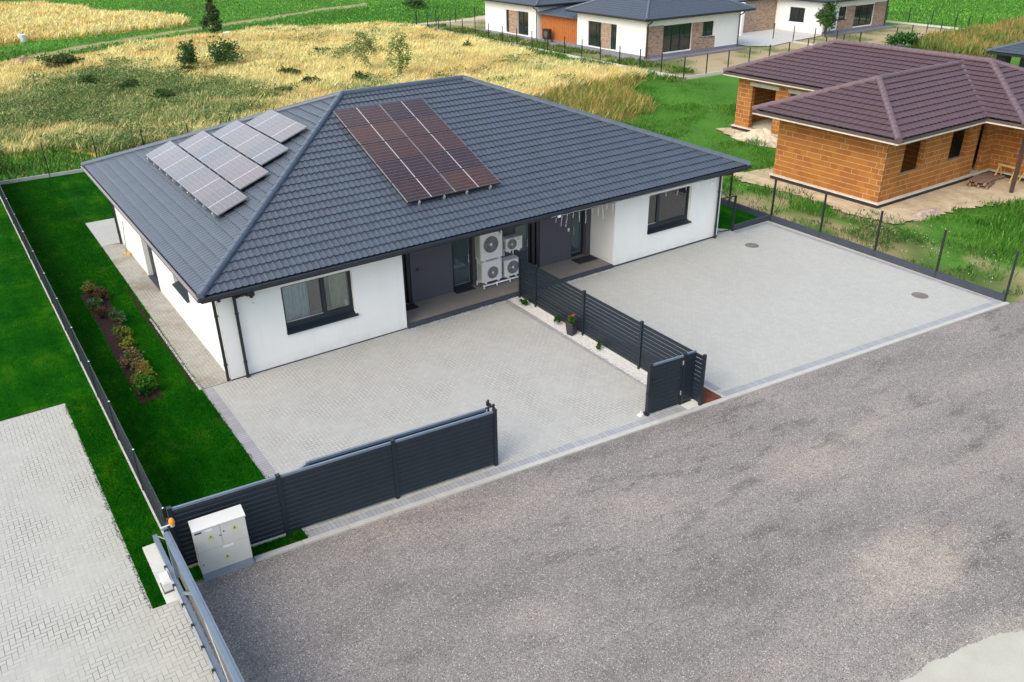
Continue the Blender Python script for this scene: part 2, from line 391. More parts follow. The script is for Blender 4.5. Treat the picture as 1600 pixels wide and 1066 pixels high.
def npmesh(name, co_, nper, faces_per, mat, col=None, parent=None):
    """many equal little pieces: co_ (n*nper,3), faces_per list of index tuples (all the same length)"""
    co_ = np.asarray(co_, np.float32).reshape(-1, 3)
    if parent is not None: co_ = co_ - np.array(OFF[parent.name], np.float32)
    n = len(co_)//nper; F = np.asarray(faces_per, np.int32); k = F.shape[1]
    idx = (F[None, :, :] + (np.arange(n)*nper)[:, None, None]).reshape(-1)
    me = bpy.data.meshes.new(name); me.vertices.add(len(co_)); me.vertices.foreach_set('co', co_.ravel())
    me.loops.add(len(idx)); me.loops.foreach_set('vertex_index', idx.astype(np.int32))
    me.polygons.add(len(idx)//k); me.polygons.foreach_set('loop_start', np.arange(0, len(idx), k, dtype=np.int32))
    me.update(calc_edges=True); me.validate()
    if col is not None:
        a = me.attributes.new('col', 'FLOAT_COLOR', 'POINT'); cc = np.ones((len(co_), 4), np.float32)
        cc[:, :3] = np.repeat(np.asarray(col, np.float32), nper, axis=0); a.data.foreach_set('color', cc.ravel())
    me.materials.append(mat)
    return link(me, name, parent)
def inpoly(P, poly):
    x, y = P[:, 0], P[:, 1]; r = np.zeros(len(P), bool); n = len(poly)
    for i in range(n):
        x1, y1 = poly[i]; x2, y2 = poly[(i+1) % n]
        c = ((y1 > y) != (y2 > y)); 
        with np.errstate(divide='ignore', invalid='ignore'):
            r ^= c & (x < (x2-x1)*(y-y1)/(y2-y1)+x1)
    return r
_NG = RNG.random((256, 256))
def vnoise(P, sc):
    q = P*sc + 1000; i = np.floor(q).astype(int); f = q-i; f = f*f*(3-2*f)
    g = lambda a, b: _NG[(i[:, 0]+a) % 256, (i[:, 1]+b) % 256]
    return (g(0,0)*(1-f[:,0])+g(1,0)*f[:,0])*(1-f[:,1]) + (g(0,1)*(1-f[:,0])+g(1,1)*f[:,0])*f[:,1]
def fnoise(P, sc): return vnoise(P, sc)*.55 + vnoise(P, sc*2.3)*.3 + vnoise(P, sc*5.1)*.15
def rpts(n, x0, x1, y0, y1): return np.c_[RNG.uniform(x0, x1, n), RNG.uniform(y0, y1, n)]
def blades(name, P, z, h, wd, col, lean=(0, 0), jit=.5, mat=None, kind='stuff'):
    n = len(P)
    h = np.broadcast_to(h, n)*RNG.uniform(.6, 1.25, n); wd = np.broadcast_to(wd, n)*RNG.uniform(.6, 1.3, n)
    a = RNG.uniform(0, 2*math.pi, n); d = np.c_[np.cos(a), np.sin(a), np.zeros(n)]
    L = np.c_[lean[0]*h + RNG.normal(0, jit, n)*h*.5, lean[1]*h + RNG.normal(0, jit, n)*h*.5, h]
    b = np.c_[P, np.full(n, z)]; mid = b + L*[.42, .42, .55]
    V = np.stack([b, mid + d*wd[:, None]/2, b+L, mid - d*wd[:, None]/2], 1)
    o = npmesh(name, V.reshape(-1, 3), 4, [(0, 1, 2, 3)], mat or BLADE, col)
    if kind: o['kind'] = kind
    return o
def palette(n, cols, wts, var=.15):
    c = np.array(cols)[RNG.choice(len(cols), n, p=np.array(wts)/sum(wts))]
    return np.clip(c*RNG.uniform(1-var, 1+var, (n, 1))*RNG.uniform(.93, 1.07, (n, 3)), 0, 1)
def crown(n, rx, ry, h, z0, clumps=14, spread=.33, conic=0.):
    """leaf positions clustered in clumps through an uneven crown volume"""
    cc = []
    while len(cc) < clumps:
        p = RNG.uniform(-1, 1, 3)
        if np.dot(p, p) > 1: continue
        t = (p[2]+1)/2; k = 1 - conic*t
        cc.append((p[0]*rx*.8*k, p[1]*ry*.8*k, z0 + h*(.08+.84*t)))
    cc = np.array(cc); c = cc[RNG.integers(0, clumps, n)]
    s = np.array([rx, ry, h*.5])*spread*(1 - conic*.6*((c[:, 2:3]-z0)/h))
    return c + RNG.normal(0, .55, (n, 3))*s
def leaves(P, size, col, name, parent, up=.3):
    n = len(P); a = RNG.normal(size=(n, 3)); a /= np.linalg.norm(a, axis=1)[:, None]; a[:, 2] = np.abs(a[:, 2])*.6+up*.2
    b = RNG.normal(size=(n, 3)); b -= a*(np.sum(a*b, 1)/np.sum(a*a, 1))[:, None]; b /= np.linalg.norm(b, axis=1)[:, None]
    s = size*RNG.uniform(.6, 1.4, n)[:, None]
    V = np.stack([P - a*s*.5, P + b*s*.3, P + a*s*.5, P - b*s*.3], 1)
    return npmesh(name, V.reshape(-1, 3), 4, [(0, 1, 2, 3)], LEAF, col, parent)
def bush(name, label, cat, loc, rx, ry, h, n, size, cols, wts, z0=.1, clumps=14, stem=True, group=None, conic=0., spread=.33, branches=5, sr=.02):
    t = thing(name, label, cat, loc, 0, group)
    P = crown(n, rx, ry, h-z0, z0, clumps, spread, conic); P[:, 2] = np.maximum(P[:, 2], .03); P += np.array(loc)
    leaves(P, size, palette(n, cols, wts, .25), 'foliage', t)
    if stem:
        mb = MB(); b = Vector(loc)
        mb.cyl(b + Vector((0, 0, -.05)), b + Vector((0, 0, h*.75)), sr, 7, sr*.3)
        for i in range(branches):
            a = 2*math.pi*i/branches + .4; s_ = b + Vector((0, 0, h*(.15+.08*i)))
            mb.cyl(s_, s_ + Vector((math.cos(a)*rx*.7, math.sin(a)*ry*.7, h*.35)), sr*.5, 5, sr*.15)
        mb.build('stem', WOOD, t)
    return t
KF = -0.1007
def yfr(x): return -7.3305 + KF*x          # front fence line
def ycu(x): return -7.8159 + KF*x          # street edge of the kerb
# ================================================================ SETTING
ZG = dict(
 goldA=[(7.5,127),(12.5,127.2),(15.4,116.4),(16.7,107.8),(22.7,98.6),(23.5,87.3),(19.4,85.4),(13.8,85.1),(9.5,83.3),(6.6,84.5),(2.7,81.7),(-20,84),(-20,127)],
 track=[(-20,58),(1.5,70.2),(5,73.2),(10.4,77.5),(16.2,80.9),(24.6,84.7),(31.6,88),(42.7,94.1),(50.9,97.2),(49.6,93.5),(41.3,91),(30.6,85.3),(23.9,82.2),(15.6,78.2),(9.8,74.5),(4.5,69.6),(1.3,68.6),(-20,56)],
 mown=[(3.4,69.1),(6,71.9),(10.4,74.1),(23.1,80.7),(30.2,84),(43,90.5),(60,95),(60,76),(43.4,71),(33.7,74),(27.4,76.2),(22,74.7),(16.2,72.7),(11,71.4),(6.6,68.9)],
 goldB=[(7.4,67.2),(10.8,70.5),(15.9,71.7),(21.5,73.1),(27,75.1),(35,72.6),(41.2,68.8),(41.2,63),(40.8,56.8),(40.9,49.7),(40.1,41.3),(39.4,34.1),(42,29),(40.2,27.2),(35.9,27.4),(31.2,26.6),(26,26.6),(12.4,26.8),(5.5,29),(1.6,28.6),(.6,31.3),(-2.6,32.1),(-8,33),(-8,62),(1.1,66.6)],
 weed=[(-4,48),(-.5,51.7),(3.1,58.9),(7.4,58.5),(10.8,53.4),(11.6,48.5),(14.7,42.8),(9.6,38.2),(6.3,42),(2.9,40.9),(.2,38.4),(-4,38.9)],
 brown=[(31.2,26.6),(35.5,27.7),(39.8,27.6),(35.9,22.9),(29.7,16.6),(28.5,19.7)],
 dirtpath=[(38.9,73.5),(42.3,70.6),(48.4,69.9),(54.9,72),(75,72),(75,67),(51.6,67.2),(46.2,66.8),(42.6,67.1),(39.8,69.3)],
 yardA=[(43.1,67.5),(62,67.5),(65,60),(65,34),(70.8,34),(85,34.2),(85.3,25.8),(43.2,25.6)],
 ochre=[(69,15.8),(70.8,24.8),(86.2,25.3),(110,27),(110,14),(77.6,15.4)],
 farfield=[(87,37.9),(86.5,26),(122,26),(122,60),(100,60)],
 bare=[(24.3,-.2),(25.2,-1),(25.1,-2.5),(25.3,-3.6),(25.8,-4.6),(25,-5.2),(23.9,-6.2),(24.2,-7.7),(24.6,-9.6),(22.9,-10.3),(22.8,-9.8),(23.2,-7.7),(23,-6),(22.9,-4.6),(23.1,-3.1)],
 sand=[(26.3,5.6),(26.0,4.2),(26.4,1.4),(25.9,-1.3),(26.3,-3.3),(28.9,-3.7),(30.5,-3.9),(32.3,-4.5),(35,-5.2),(38,-6.5),(45,-7),(45,8),(33,12.8),(32.4,11.5),(32.6,7.9),(33.2,5)],
)
GBASE = []
def zone_color(P):
    n = len(P); c = np.tile(np.array([.065, .18, .022]), (n, 1)); k = fnoise(P, .35)[:, None]
    c = c*(.6 + .8*k)
    def s(z, col, var=.5):
        i = inpoly(P, ZG[z]); c[i] = np.array(col)*(1 - var/2 + var*k[i])
    s('goldA', (.48, .36, .10)); s('goldB', (.46, .33, .10)); s('weed', (.20, .22, .07)); s('mown', (.035, .13, .012)); s('track', (.30, .27, .12))
    s('brown', (.26, .19, .06)); s('dirtpath', (.52, .43, .30)); s('ochre', (.24, .20, .06))
    i = inpoly(P, ZG['yardA']); kk = np.clip((k[i]-.42)*5, 0, 1); c[i] = np.array([.40, .33, .20])*(1-kk) + np.array([.16, .19, .07])*kk
    sb = (P[:, 0] > 22.3) & (P[:, 0] < 27.5) & (P[:, 1] > -11) & (P[:, 1] < 4); kk = np.where(sb, np.clip((fnoise(P, .6)-.50)*8, 0, 1), 0)[:, None]; c = np.array([.36, .29, .16])*kk + c*(1-kk)
    i = inpoly(P, ZG['bare']); kk = np.clip((k[i]-.5)*5, 0, 1); c[i] = np.array([.33, .26, .14])*(1-kk) + np.array([.08, .14, .03])*kk
    return c
mb = MB().box(-3000, -3000, -.9, 3000, 3000, -.10); struct('ground', mb, GRN)
def meadow_sheet():
    xs = np.arange(-45, 125.1, .9); ys = np.arange(-30, 140.1, .9); XX, YY = np.meshgrid(xs, ys)
    P = np.c_[XX.ravel(), YY.ravel()]; z = -.055 + 0*P[:, 0]
    out = (P[:, 1] > 27) | (P[:, 0] > 23.5); bump = (fnoise(P, .3)-.5)*.12
    flat = inpoly(P, ZG['yardA']) | inpoly(P, ZG['sand']) | (P[:, 0] > 84)
    z += np.where(out & ~flat, bump, 0)
    nx, ny = len(xs), len(ys); i = np.arange(nx*ny).reshape(ny, nx)
    F = np.stack([i[:-1, :-1], i[:-1, 1:], i[1:, 1:], i[1:, :-1]], -1).reshape(-1, 4)
    o = npmesh('meadow_ground', np.c_[P, z], len(P), F, leafmat('meadow_soil', .9, 0.), None)
    a = o.data.attributes.new('col', 'FLOAT_COLOR', 'POINT'); cc = np.ones((len(P), 4), np.float32); cc[:, :3] = zone_color(P)
    a.data.foreach_set('color', cc.ravel()); o['kind'] = 'structure'
meadow_sheet()
# roads, kerbs and paving
struct('asphalt_road', MB().sheet([(-3.55, ycu(-3.5)+.02), (22.3, ycu(22.3)+.02), (70, ycu(70)+.3), (70, -45), (-3.55, -45)], -.03), ASPH)
mb = MB(); P = [(5.2, -16.85), (5.8, -16.84), (6.2, -16.94), (6.6, -16.9), (7., -17.02), (7.5, -17.08), (7.8, -17.15), (8.3, -17.28), (8.7, -17.5), (10, -17.75), (14, -18.3), (60, -23), (60, -40), (5, -40), (2, -20), (4, -17.1)]
PP = []
for a, b in zip(P, P[1:] + P[:1]):
    for k in range(14): PP.append((a[0]+(b[0]-a[0])*k/14 + 0, a[1]+(b[1]-a[1])*k/14 + random.uniform(-.022, .022)))
struct('concrete_road', mb.sheet(PP, -.022), plain('pale_concrete_road', (.45, .44, .375), .9, var=.14, scale=1.2, fine=40))
mb = MB()
def kerbrun(x0, x1, seg=1.0, w=.14):
    x = x0
    while x < x1-.05:
        e = min(x+seg, x1); g = .006
        mb.prism([(x+g, ycu(x)), (e-g, ycu(e)), (e-g, ycu(e)+w), (x+g, ycu(x)+w)], -.08, .012); x = e
kerbrun(-3.1, 22.42); struct('street_kerb', mb, CONC)
struct('driveway', MB().sheet([(-.95, yfr(-.95)-.1), (9.27, ycu(9.2)+.1), (9.27, -.02), (-.95, -.02)], 0), PAVE)
struct('paired_driveway', MB().sheet([(10.3, ycu(10.3)+.1), (22.4, ycu(22.4)+.1), (22.55, .05), (10.3, .05)], 0), PAVER)
# the small paved tongue beside the right hand wall
struct('side_paving', MB().sheet([(19.3, .05), (20.4, .05), (20.4, .35), (19.9, 1.0), (19.3, 1.4)], .001), PAVER)
mb = MB().sheet([(-.95, -7.2), (-.66, -7.2), (-.66, -.02), (-.95, -.02)], .004); mb.sheet([(9.06, ycu(9)+.5), (9.27, ycu(9)+.5), (9.27, -.08), (9.06, -.08)], .004)
mb.sheet([(10.42, ycu(10.3)+.5), (10.66, ycu(10.3)+.5), (10.66, -.03), (10.42, -.03)], .004); struct('border_paving', mb, BANDY)
mb = MB()
for x0, x1, wd in ((-.95, 9.27, .22), (10.42, 22.35, .24)):
    mb.sheet([(x0, ycu(x0)+.14), (x1, ycu(x1)+.14), (x1, ycu(x1)+.14+wd), (x0, ycu(x0)+.14+wd)], .008)
mb.sheet([(20.4, -.22), (22.4, -.22), (22.4, -.02), (20.4, -.02)], .004); mb.sheet([(5.5, -.22), (9.0, -.22), (9.0, -.08), (5.5, -.08)], .004)
struct('border_paving', mb, BANDX)
struct('border_paving', MB().sheet([(22.14, ycu(22.1)+.4), (22.32, ycu(22.3)+.4), (22.36, -.23), (22.16, -.23)], .004), BANDY)
struct('lawn', MB().sheet([(-3.42, -7.0), (-.95, -7.24), (-.93, 0), (-.88, 13.6), (-.88, 25.9), (-3.42, 25.9)], -.006).sheet([(-.88, 13.7), (22.75, 13.7), (22.9, 25.9), (-.88, 25.9)], -.006)
       .sheet([(19.3, .1), (22.6, .1), (22.75, 13.7), (19.3, 13.7)], -.006).sheet([(-3.3, ycu(-3.3)+.1), (-.95, ycu(-.9)+.1), (-.95, yfr(-.95)-.02), (-3.3, yfr(-3.3)-.02)], -.004), LAWN)
struct('neighbour_lawn', MB().sheet([(-16, 1.5), (-3.45, 1.5), (-3.45, 26.3), (-16, 26.3)], -.006).sheet([(-4.2, -7.75), (-3.45, -7.75), (-3.45, 1.5), (-4.2, 1.5)], -.006), LAWN)
struct('neighbour_driveway', MB().sheet([(-16, 1.45), (-4.2, 1.45), (-4.18, -1), (-4.15, -7.75), (-3.62, -7.8), (-3.62, -40), (-16, -40)], 0), PAVEN)
mb = MB().prism([(-3.9, -5.87), (-3.58, -5.87), (-3.58, -7.84), (-3.9, -7.8)], -.05, .035)
struct('concrete_pad', mb, CONCW)
struct('side_path', MB().sheet([(-.95, .0), (-.1, .0), (-.1, 13.6), (-.88, 13.7)], .004), PAVES)
struct('terrace_paving', MB().sheet([(-.88, 13.78), (3.5, 13.6), (3.5, 17.1), (-.88, 17.1)], .004).sheet([(-.1, 13.6), (3.5, 13.6), (-.1, 13.72)], .002), PAVER)
struct('path_edging', MB().box(-.90, 13.69, -.02, -.1, 13.75, .012).box(-1.02, .0, -.03, -.955, 5.6, .006), CONC)
struct('soil_strip', MB().sheet([(-1.12, .3), (-1.0, .1), (-1.0, 8.5), (-1.05, 9), (-1.16, 6.3), (-1.1, 3)], .002), BED)
struct('flower_bed', MB().sheet([(-2.52, .2), (-1.93, .23), (-1.85, 3), (-1.80, 6), (-1.74, 9.1), (-2.5, 9.0), (-2.46, 5.5), (-2.53, 3)], .006), BED)
def rough(poly, n, amp):
    q = []
    for (ax_, ay_), (bx_, by_) in zip(poly, poly[1:]+poly[:1]):
        L = math.hypot(bx_-ax_, by_-ay_) or 1; nx_, ny_ = (by_-ay_)/L, -(bx_-ax_)/L
        for k in range(n): t = k/n; o = random.uniform(-amp, amp)*(k > 0); q.append((ax_+(bx_-ax_)*t+nx_*o, ay_+(by_-ay_)*t+ny_*o))
    return q
struct('sandy_ground', MB().sheet(rough(ZG['sand'], 12, .16), .012), SAND)
def gravel(name, poly, z, n, size, mat, label):
    b = np.array(poly); P = rpts(n*3, b[:, 0].min(), b[:, 0].max(), b[:, 1].min(), b[:, 1].max()); P = P[inpoly(P, poly)][:n]; k = len(P)
    s = size*RNG.uniform(.5, 1.4, (k, 1, 3)); o = np.array([(1,0,0),(-.3,.9,0),(-.5,-.8,0),(.1,0,.8)])[None]*s
    a = RNG.uniform(0, 6.28, k); ca, sa = np.cos(a)[:, None], np.sin(a)[:, None]
    V = np.stack([o[..., 0]*ca - o[..., 1]*sa + P[:, :1], o[..., 0]*sa + o[..., 1]*ca + P[:, 1:], o[..., 2] + z], -1)
    ob = npmesh(name, V.reshape(-1, 3), 4, [(0,1,3),(1,2,3),(2,0,3)], mat); ob['kind'] = 'stuff'; ob['label'] = label
def fx(y): return 9.70 + .0155*y
gp = [(9.28, -.05), (9.72, -.05), (9.58, -8.2), (9.12, -8.2)]
struct('gravel_bed', MB().sheet(gp, .003), plain('white_gravel_bed', (.52, .52, .49), .9, var=.2, scale=25)); gravel('white_gravel', gp, .004, 5200, .022, WGRV, 'white decorative gravel along the slatted fence')
gp = [(9.70, -.05), (10.34, -.05), (10.34, -8.1), (10.36, ycu(10.4)+.14), (9.58, ycu(9.6)+.14)]
struct('lava_bed', MB().sheet(gp, .003), plain('lava_bed_base', (.10, .032, .02), .95, var=.3, scale=20)); gravel('red_lava_stones', gp, .004, 6000, .028, LAVA, 'red brown lava stones behind the slatted fence')
struct('border_edging', MB().prism([(10.34, -.05), (10.42, -.05), (10.42, ycu(10.4)+.14), (10.34, ycu(10.4)+.14)], -.05, .02), CONC)
struct('gravel_bed', MB().prism([(9.15, -8.32), (9.55, -8.34), (9.55, ycu(9.5)+.15), (9.15, ycu(9.2)+.15)], -.02, .014), WGRV)
gravel('road_chippings', [(-3.4, -8.2), (3, -8.4), (12, -9.6), (22, -10.6), (22, -16), (8, -16.5), (2, -20), (-4, -20)], -.03, 5200, .014, STONE, 'loose pale chippings on the asphalt road')
gravel('road_chippings', [(-3.3, -7.8), (-1.7, -7.9), (-1.0, -8.3), (-2.5, -9.6), (-3.4, -9.6)], -.03, 160, .018, STONE, 'larger white chippings beside the meter cabinet')
gravel('road_chippings', [(6.2, -16.8), (9.5, -17.2), (11, -15.5), (8, -14.3), (6, -15.2)], -.03, 420, .016, STONE, 'tan chippings in front of the pale concrete road')
gravel('white_pebbles', [(5.5, -.22), (9.1, -.22), (9.1, -.08), (5.5, -.08)], .006, 260, .02, WGRV, 'white pebbles along the dark porch step')
gravel('white_pebbles', [(10.9, -.2), (13.9, -.16), (13.9, -.06), (10.9, -.06)], .006, 320, .022, WGRV, 'white pebbles along the far porch step')
# ---------------------------------------------------------------- roof tiles
def roll(p): return lambda a: (.5+.5*np.cos(2*np.pi*a/p))**3.2
def tilefield(mb, O, ax, up, tan, run, rng, course=.35, period=.183, amp=.015, lip=.03, sub=10, scal=.035, wave=None):
    """tiled plane. O eave origin, ax/up horizontal unit vectors, rng(s)->(a0,a1) at horizontal distance s up the slope"""
    wave = wave or roll(period); a_lo, a_hi = rng(0); a_lo2, a_hi2 = rng(run)
    lo, hi = min(a_lo, a_lo2), max(a_hi, a_hi2); g = np.arange(math.floor(lo/period)*period, hi+period, period/sub)
    ch = course*math.cos(math.atan(tan)); rows = []; k = 0
    while k*ch < run-1e-6:
        s0, s1 = k*ch, min((k+1)*ch, run)
        rows += [(s0, lip, -scal), (s0+(s1-s0)*.5, lip*.55, 0), (min(s1+.05, run), .002, 0)]; k += 1
    V = []; A = []
    for s, z, sc in rows:
        a0, a1 = rng(s); a = np.clip(g, a0, a1); A.append(a); wv = wave(a)
        ss = s + (1-wv)*sc if s > 0 else s + (1-wv)*sc*.6
        V.append(np.stack([O[0]+ax[0]*a+up[0]*ss, O[1]+ax[1]*a+up[1]*ss, O[2]+s*tan+z+wv*amp], -1))
    n = len(g); b = len(mb.v); A = np.array(A); mb.v += [tuple(p) for p in np.concatenate(V).tolist()]
    for r in range(len(rows)-1):
        ok = (np.diff(A[r]) > 1e-6) | (np.diff(A[r+1]) > 1e-6)
        for c in np.nonzero(ok)[0]:
            i = b+r*n+int(c); mb.f.append((i, i+1, i+1+n, i+n)); mb.mi.append(mb.cur)
def caps(mb, p, q, r=.11, seg=.38, n=10):
    p, q = Vector(p), Vector(q); L = (q-p).length; k = max(1, round(L/seg)); d = (q-p)/k
    for i in range(k):
        a = p + d*i; mb.cyl(a - d*.06, a + d*1.02, r, n, r*.88)
def hiproof(x0, x1, y0, y1, e, tan, parent, mt, capm, cr=.11, **kw):
    """hipped roof over the eave rectangle; returns the roof part"""
    W, D = x1-x0, y1-y0; h = min(W, D)/2; mb = MB()
    ex = (lambda s: (s, W-s)); ey = (lambda s: (s, D-s))
    tilefield(mb, (x0, y0, e), (1, 0), (0, 1), tan, h, ex, **kw); tilefield(mb, (x0, y0, e), (0, 1), (1, 0), tan, h, ey, **kw)
    kb = dict(kw); kb['sub'] = 4; 
    tilefield(mb, (x0, y1, e), (1, 0), (0, -1), tan, h, ex, **kb); tilefield(mb, (x1, y0, e), (0, 1), (-1, 0), tan, h, ey, **kb)
    rf = mb.build('roof', mt, parent); z = e + h*tan + .02
    if W > D: a, b = (x0+h, y0+h, z), (x1-h, y0+h, z)
    else: a, b = (x0+h, y0+h, z), (x0+h, y1-h, z)
    c2 = MB(); caps(c2, a, b, cr); c2.build('ridge_cap', capm, rf)
    cs = [(x0, y0, a), (x1, y0, b if W > D else a), (x0, y1, a if W > D else b), (x1, y1, b)]
    for X_, Y_, t in cs:
        c2 = MB(); caps(c2, (X_, Y_, e+.03), t, cr); c2.build('hip_cap', capm, rf)
    return rf
def gutter(parent, pts, r=.06, mt=None, name='gutter'):
    mb = MB(); mb.tube(pts, r, 10)
    return mb.build(name, mt or GUT, parent)
# ================================================================ DUPLEX HOUSE
HX0, HX1, HY1, E_, OV, TN = -.11, 19.42, 13.6, 2.9394, .6405, .3816
hs = thing('duplex_house', 'white rendered duplex bungalow under a slate grey hipped tile roof', 'house', (0, 0, 0))
mb = MB(); wz = 2.82
mb.wall('y', 0, .32, HX0, 5.48, -.05, wz, [(1.66, 3.82, .98, 2.40)]); mb.wall('y', 0, .32, 13.975, HX1, -.05, wz, [(15.6, 17.78, .98, 2.40)])
mb.wall('x', HX0, .32, 0.001, HY1, -.05, wz, [(7.72, 9.35, .02, 2.3), (3.35, 5.05, 1.22, 2.3)])
mb.wall('x', HX1, -.32, 0.001, HY1, -.05, wz, [(4, 6, .95, 2.3), (8, 10, .05, 2.3)]); mb.wall('y', HY1, -.32, HX0, HX1, -.05, wz)
mb.wall('x', 5.48, -.25, .001, 1.5, -.05, wz); mb.wall('x', 13.975, .25, .001, 1.45, -.05, wz)
mb.build('wall', WHITE, hs)
mb = MB(); mb.wall('y', 1.52, .2, 5.48, 13.975, .0, wz); mb.box(6.42, 1.34, .12, 8.0, 1.52, wz); mb.box(11.66, 1.36, .12, 13.1, 1.52, wz); mb.box(13.74, 1.30, .12, 13.96, 1.52, wz); mb.box(8.86, 1.42, .12, 10.55, 1.52, wz); mb.build('porch_wall', PORCH, hs)
mb = MB().box(5.5, .06, -.04, 13.96, 1.52, .12); mb.build('porch_floor', PFLOOR, hs)
mb = MB()
for a in np.arange(5.5, 13.9, 1.0): mb.box(a+.004, -.07, -.04, min(a+1, 13.96)-.004, .06, .125)
mb.build('porch_step', KERBD, hs)
MB().box(HX0-.012, -.012, -.05, 5.47, .0, .03).build('plinth', KERBD, hs); MB().box(13.98, -.012, -.05, HX1, 0, .06).build('plinth', KERBD, hs)
rf = hiproof(-OV, HX1+OV, -OV, -OV+15.657, E_, TN, hs, ROOF, ROOFD)
# little white repair marks and a snow hook near the ridge stay out; fascia, soffit, gutters
mb = MB(); X0, X1, Y0, Y1 = -OV, HX1+OV, -OV, -OV+15.657
mb.box(X0+.06, Y0+.03, 2.76, X1-.06, Y1-.03, 2.80); mb.build('soffit', SOFF, hs)
mb = MB().box(X0+.03, Y0, 2.75, X1-.03, Y0+.03, 2.945).box(X0+.03, Y1-.03, 2.75, X1-.03, Y1, 2.945).box(X0, Y0, 2.75, X0+.03, Y1, 2.945).box(X1-.03, Y0, 2.75, X1, Y1, 2.945); mb.build('fascia', GUT, hs)
gz_ = 2.875
gutter(hs, [(X0-.06, Y0-.06, gz_), (X1+.06, Y0-.06, gz_)]); g = gutter(hs, [(X0-.06, Y1+.04, gz_), (X0-.06, Y0-.06, gz_)], .06, plain('gutter_pink_reflection', (.20, .16, .155), .3, metal=.3));  # left gutter has its brownish pink reflection put into the colour
gutter(hs, [(X0-.06, Y1+.06, gz_), (X1+.06, Y1+.06, gz_)]); gutter(hs, [(X1+.06, Y0-.06, gz_), (X1+.06, Y1+.04, gz_)])
def downpipe(pts, br):
    mb = MB(); mb.tube(pts, .045, 10)
    for p in pts[1:-1]: mb.cyl((p[0], p[1], p[2]-.045), (p[0], p[1], p[2]+.045), .047, 10)
    o = mb.build('downpipe', GUT, hs)
    for x, y, z in br: MB().cyl((x, y, z-.025), (x, y, z+.025), .056, 10).build('bracket', GUT, o)
downpipe([(.56, -.62, 2.83), (.56, -.60, 2.70), (.56, -.12, 2.52), (.33, -.085, 2.46), (.33, -.085, 0)], [(.33, -.085, 2.0), (.33, -.085, .5), (.33, -.085, .04)])
downpipe([(-.19, -.60, 2.83), (-.19, -.58, 2.72), (-.19, .06, 2.60), (-.185, .06, .0)], [(-.185, .06, 2.0), (-.185, .06, .5)])
downpipe([(-.60, 13.5, 2.85), (-.58, 13.5, 2.76), (-.17, 13.53, 2.60), (-.17, 13.53, .0)], [(-.17, 13.53, 1.9), (-.17, 13.53, .5)])
downpipe([(19.2, -.62, 2.83), (19.2, -.6, 2.72), (19.2, -.09, 2.58), (19.2, -.085, 0)], [(19.2, -.085, 1.9), (19.2, -.085, .5), (19.2, -.085, .04)])
def hwindow(x0, x1, z0, z1, mul_, y=.13, curt=()):
    fr = MB(); t = .075
    fr.box(x0, y, z0+.02, x1, y+.07, z0+.24).box(x0, y, z1-t, x1, y+.07, z1).box(x0, y, z0+.24, x0+t, y+.07, z1-t).box(x1-t, y, z0+.24, x1, y+.07, z1-t).box(mul_-.065, y-.005, z0+.24, mul_+.065, y+.075, z1-t)
    o = fr.build('window', ANTH, hs)
    MB().box(x0+t, y+.03, z0+.24, mul_-.065, y+.045, z1-t).box(mul_+.065, y+.03, z0+.24, x1-t, y+.045, z1-t).build('pane', GLASS, o)
    s = MB(); s.add([(x0-.01, -.07, z0-.05), (x1+.06, -.07, z0-.05), (x1+.06, y+.01, z0+.045), (x0-.01, y+.01, z0+.045), (x0-.01, -.07, z0-.02), (x1+.06, -.07, z0-.02), (x1+.06, y+.01, z0+.075), (x0-.01, y+.01, z0+.075)],
        [(0,3,2,1),(4,5,6,7),(0,1,5,4),(1,2,6,5),(2,3,7,6),(3,0,4,7)]); s.build('sill', ANTH, o)
    MB().box(x0+t, y+.012, z0+.235, mul_-.065, y+.028, z0+.262).build('drip_bar', STEEL, o)
    return o
def curtain(parent, x0, x1, z0, z1, y, mt, folds):
    n = folds*6; mb = MB(); vs = []
    for i in range(n+1):
        a = i/n; x = x0+(x1-x0)*a; yy = y + .035*math.sin(a*folds*6.283) + .012*math.sin(a*folds*15.1)
        vs += [(x, yy, z0), (x, yy, z1)]
    mb.add(vs, [(2*i, 2*i+2, 2*i+3, 2*i+1) for i in range(n)]); mb.build('curtain', mt, parent)
w1 = hwindow(1.66, 3.82, .98, 2.40, 2.93)
curtain(w1, 1.75, 2.52, .9, 2.38, .33, CURT, 9); curtain(w1, 3.22, 3.78, .9, 2.38, .36, CURY, 6)
MB().box(3.60, .22, 1.24, 3.68, .30, 1.40).build('candle', PLW, w1)
w2 = hwindow(15.6, 17.78, .98, 2.40, 16.2)
MB().box(15.66, .30, 1.06, 17.72, .31, 2.40).build('roller_blind', plain('taupe_blind', (.40, .365, .345), .9, var=.10, scale=1.5), w2); MB().box(15.66, .288, 1.06, 17.72, .318, 1.12).build('blind_bar', PLW, w2)
def room(x0, x1, z0, z1, y0, y1, mt):
    MB().add([(x0,y0,z0),(x1,y0,z0),(x1,y1,z0),(x0,y1,z0),(x0,y0,z1),(x1,y0,z1),(x1,y1,z1),(x0,y1,z1)], [(0,1,2,3),(4,7,6,5),(1,2,6,5),(2,3,7,6),(3,0,4,7)]).build('interior', mt, hs)
room(1.3, 4.2, .3, 2.5, .325, 2.4, ROOM); room(15.4, 18.0, .7, 2.5, .325, .95, ROOMG)
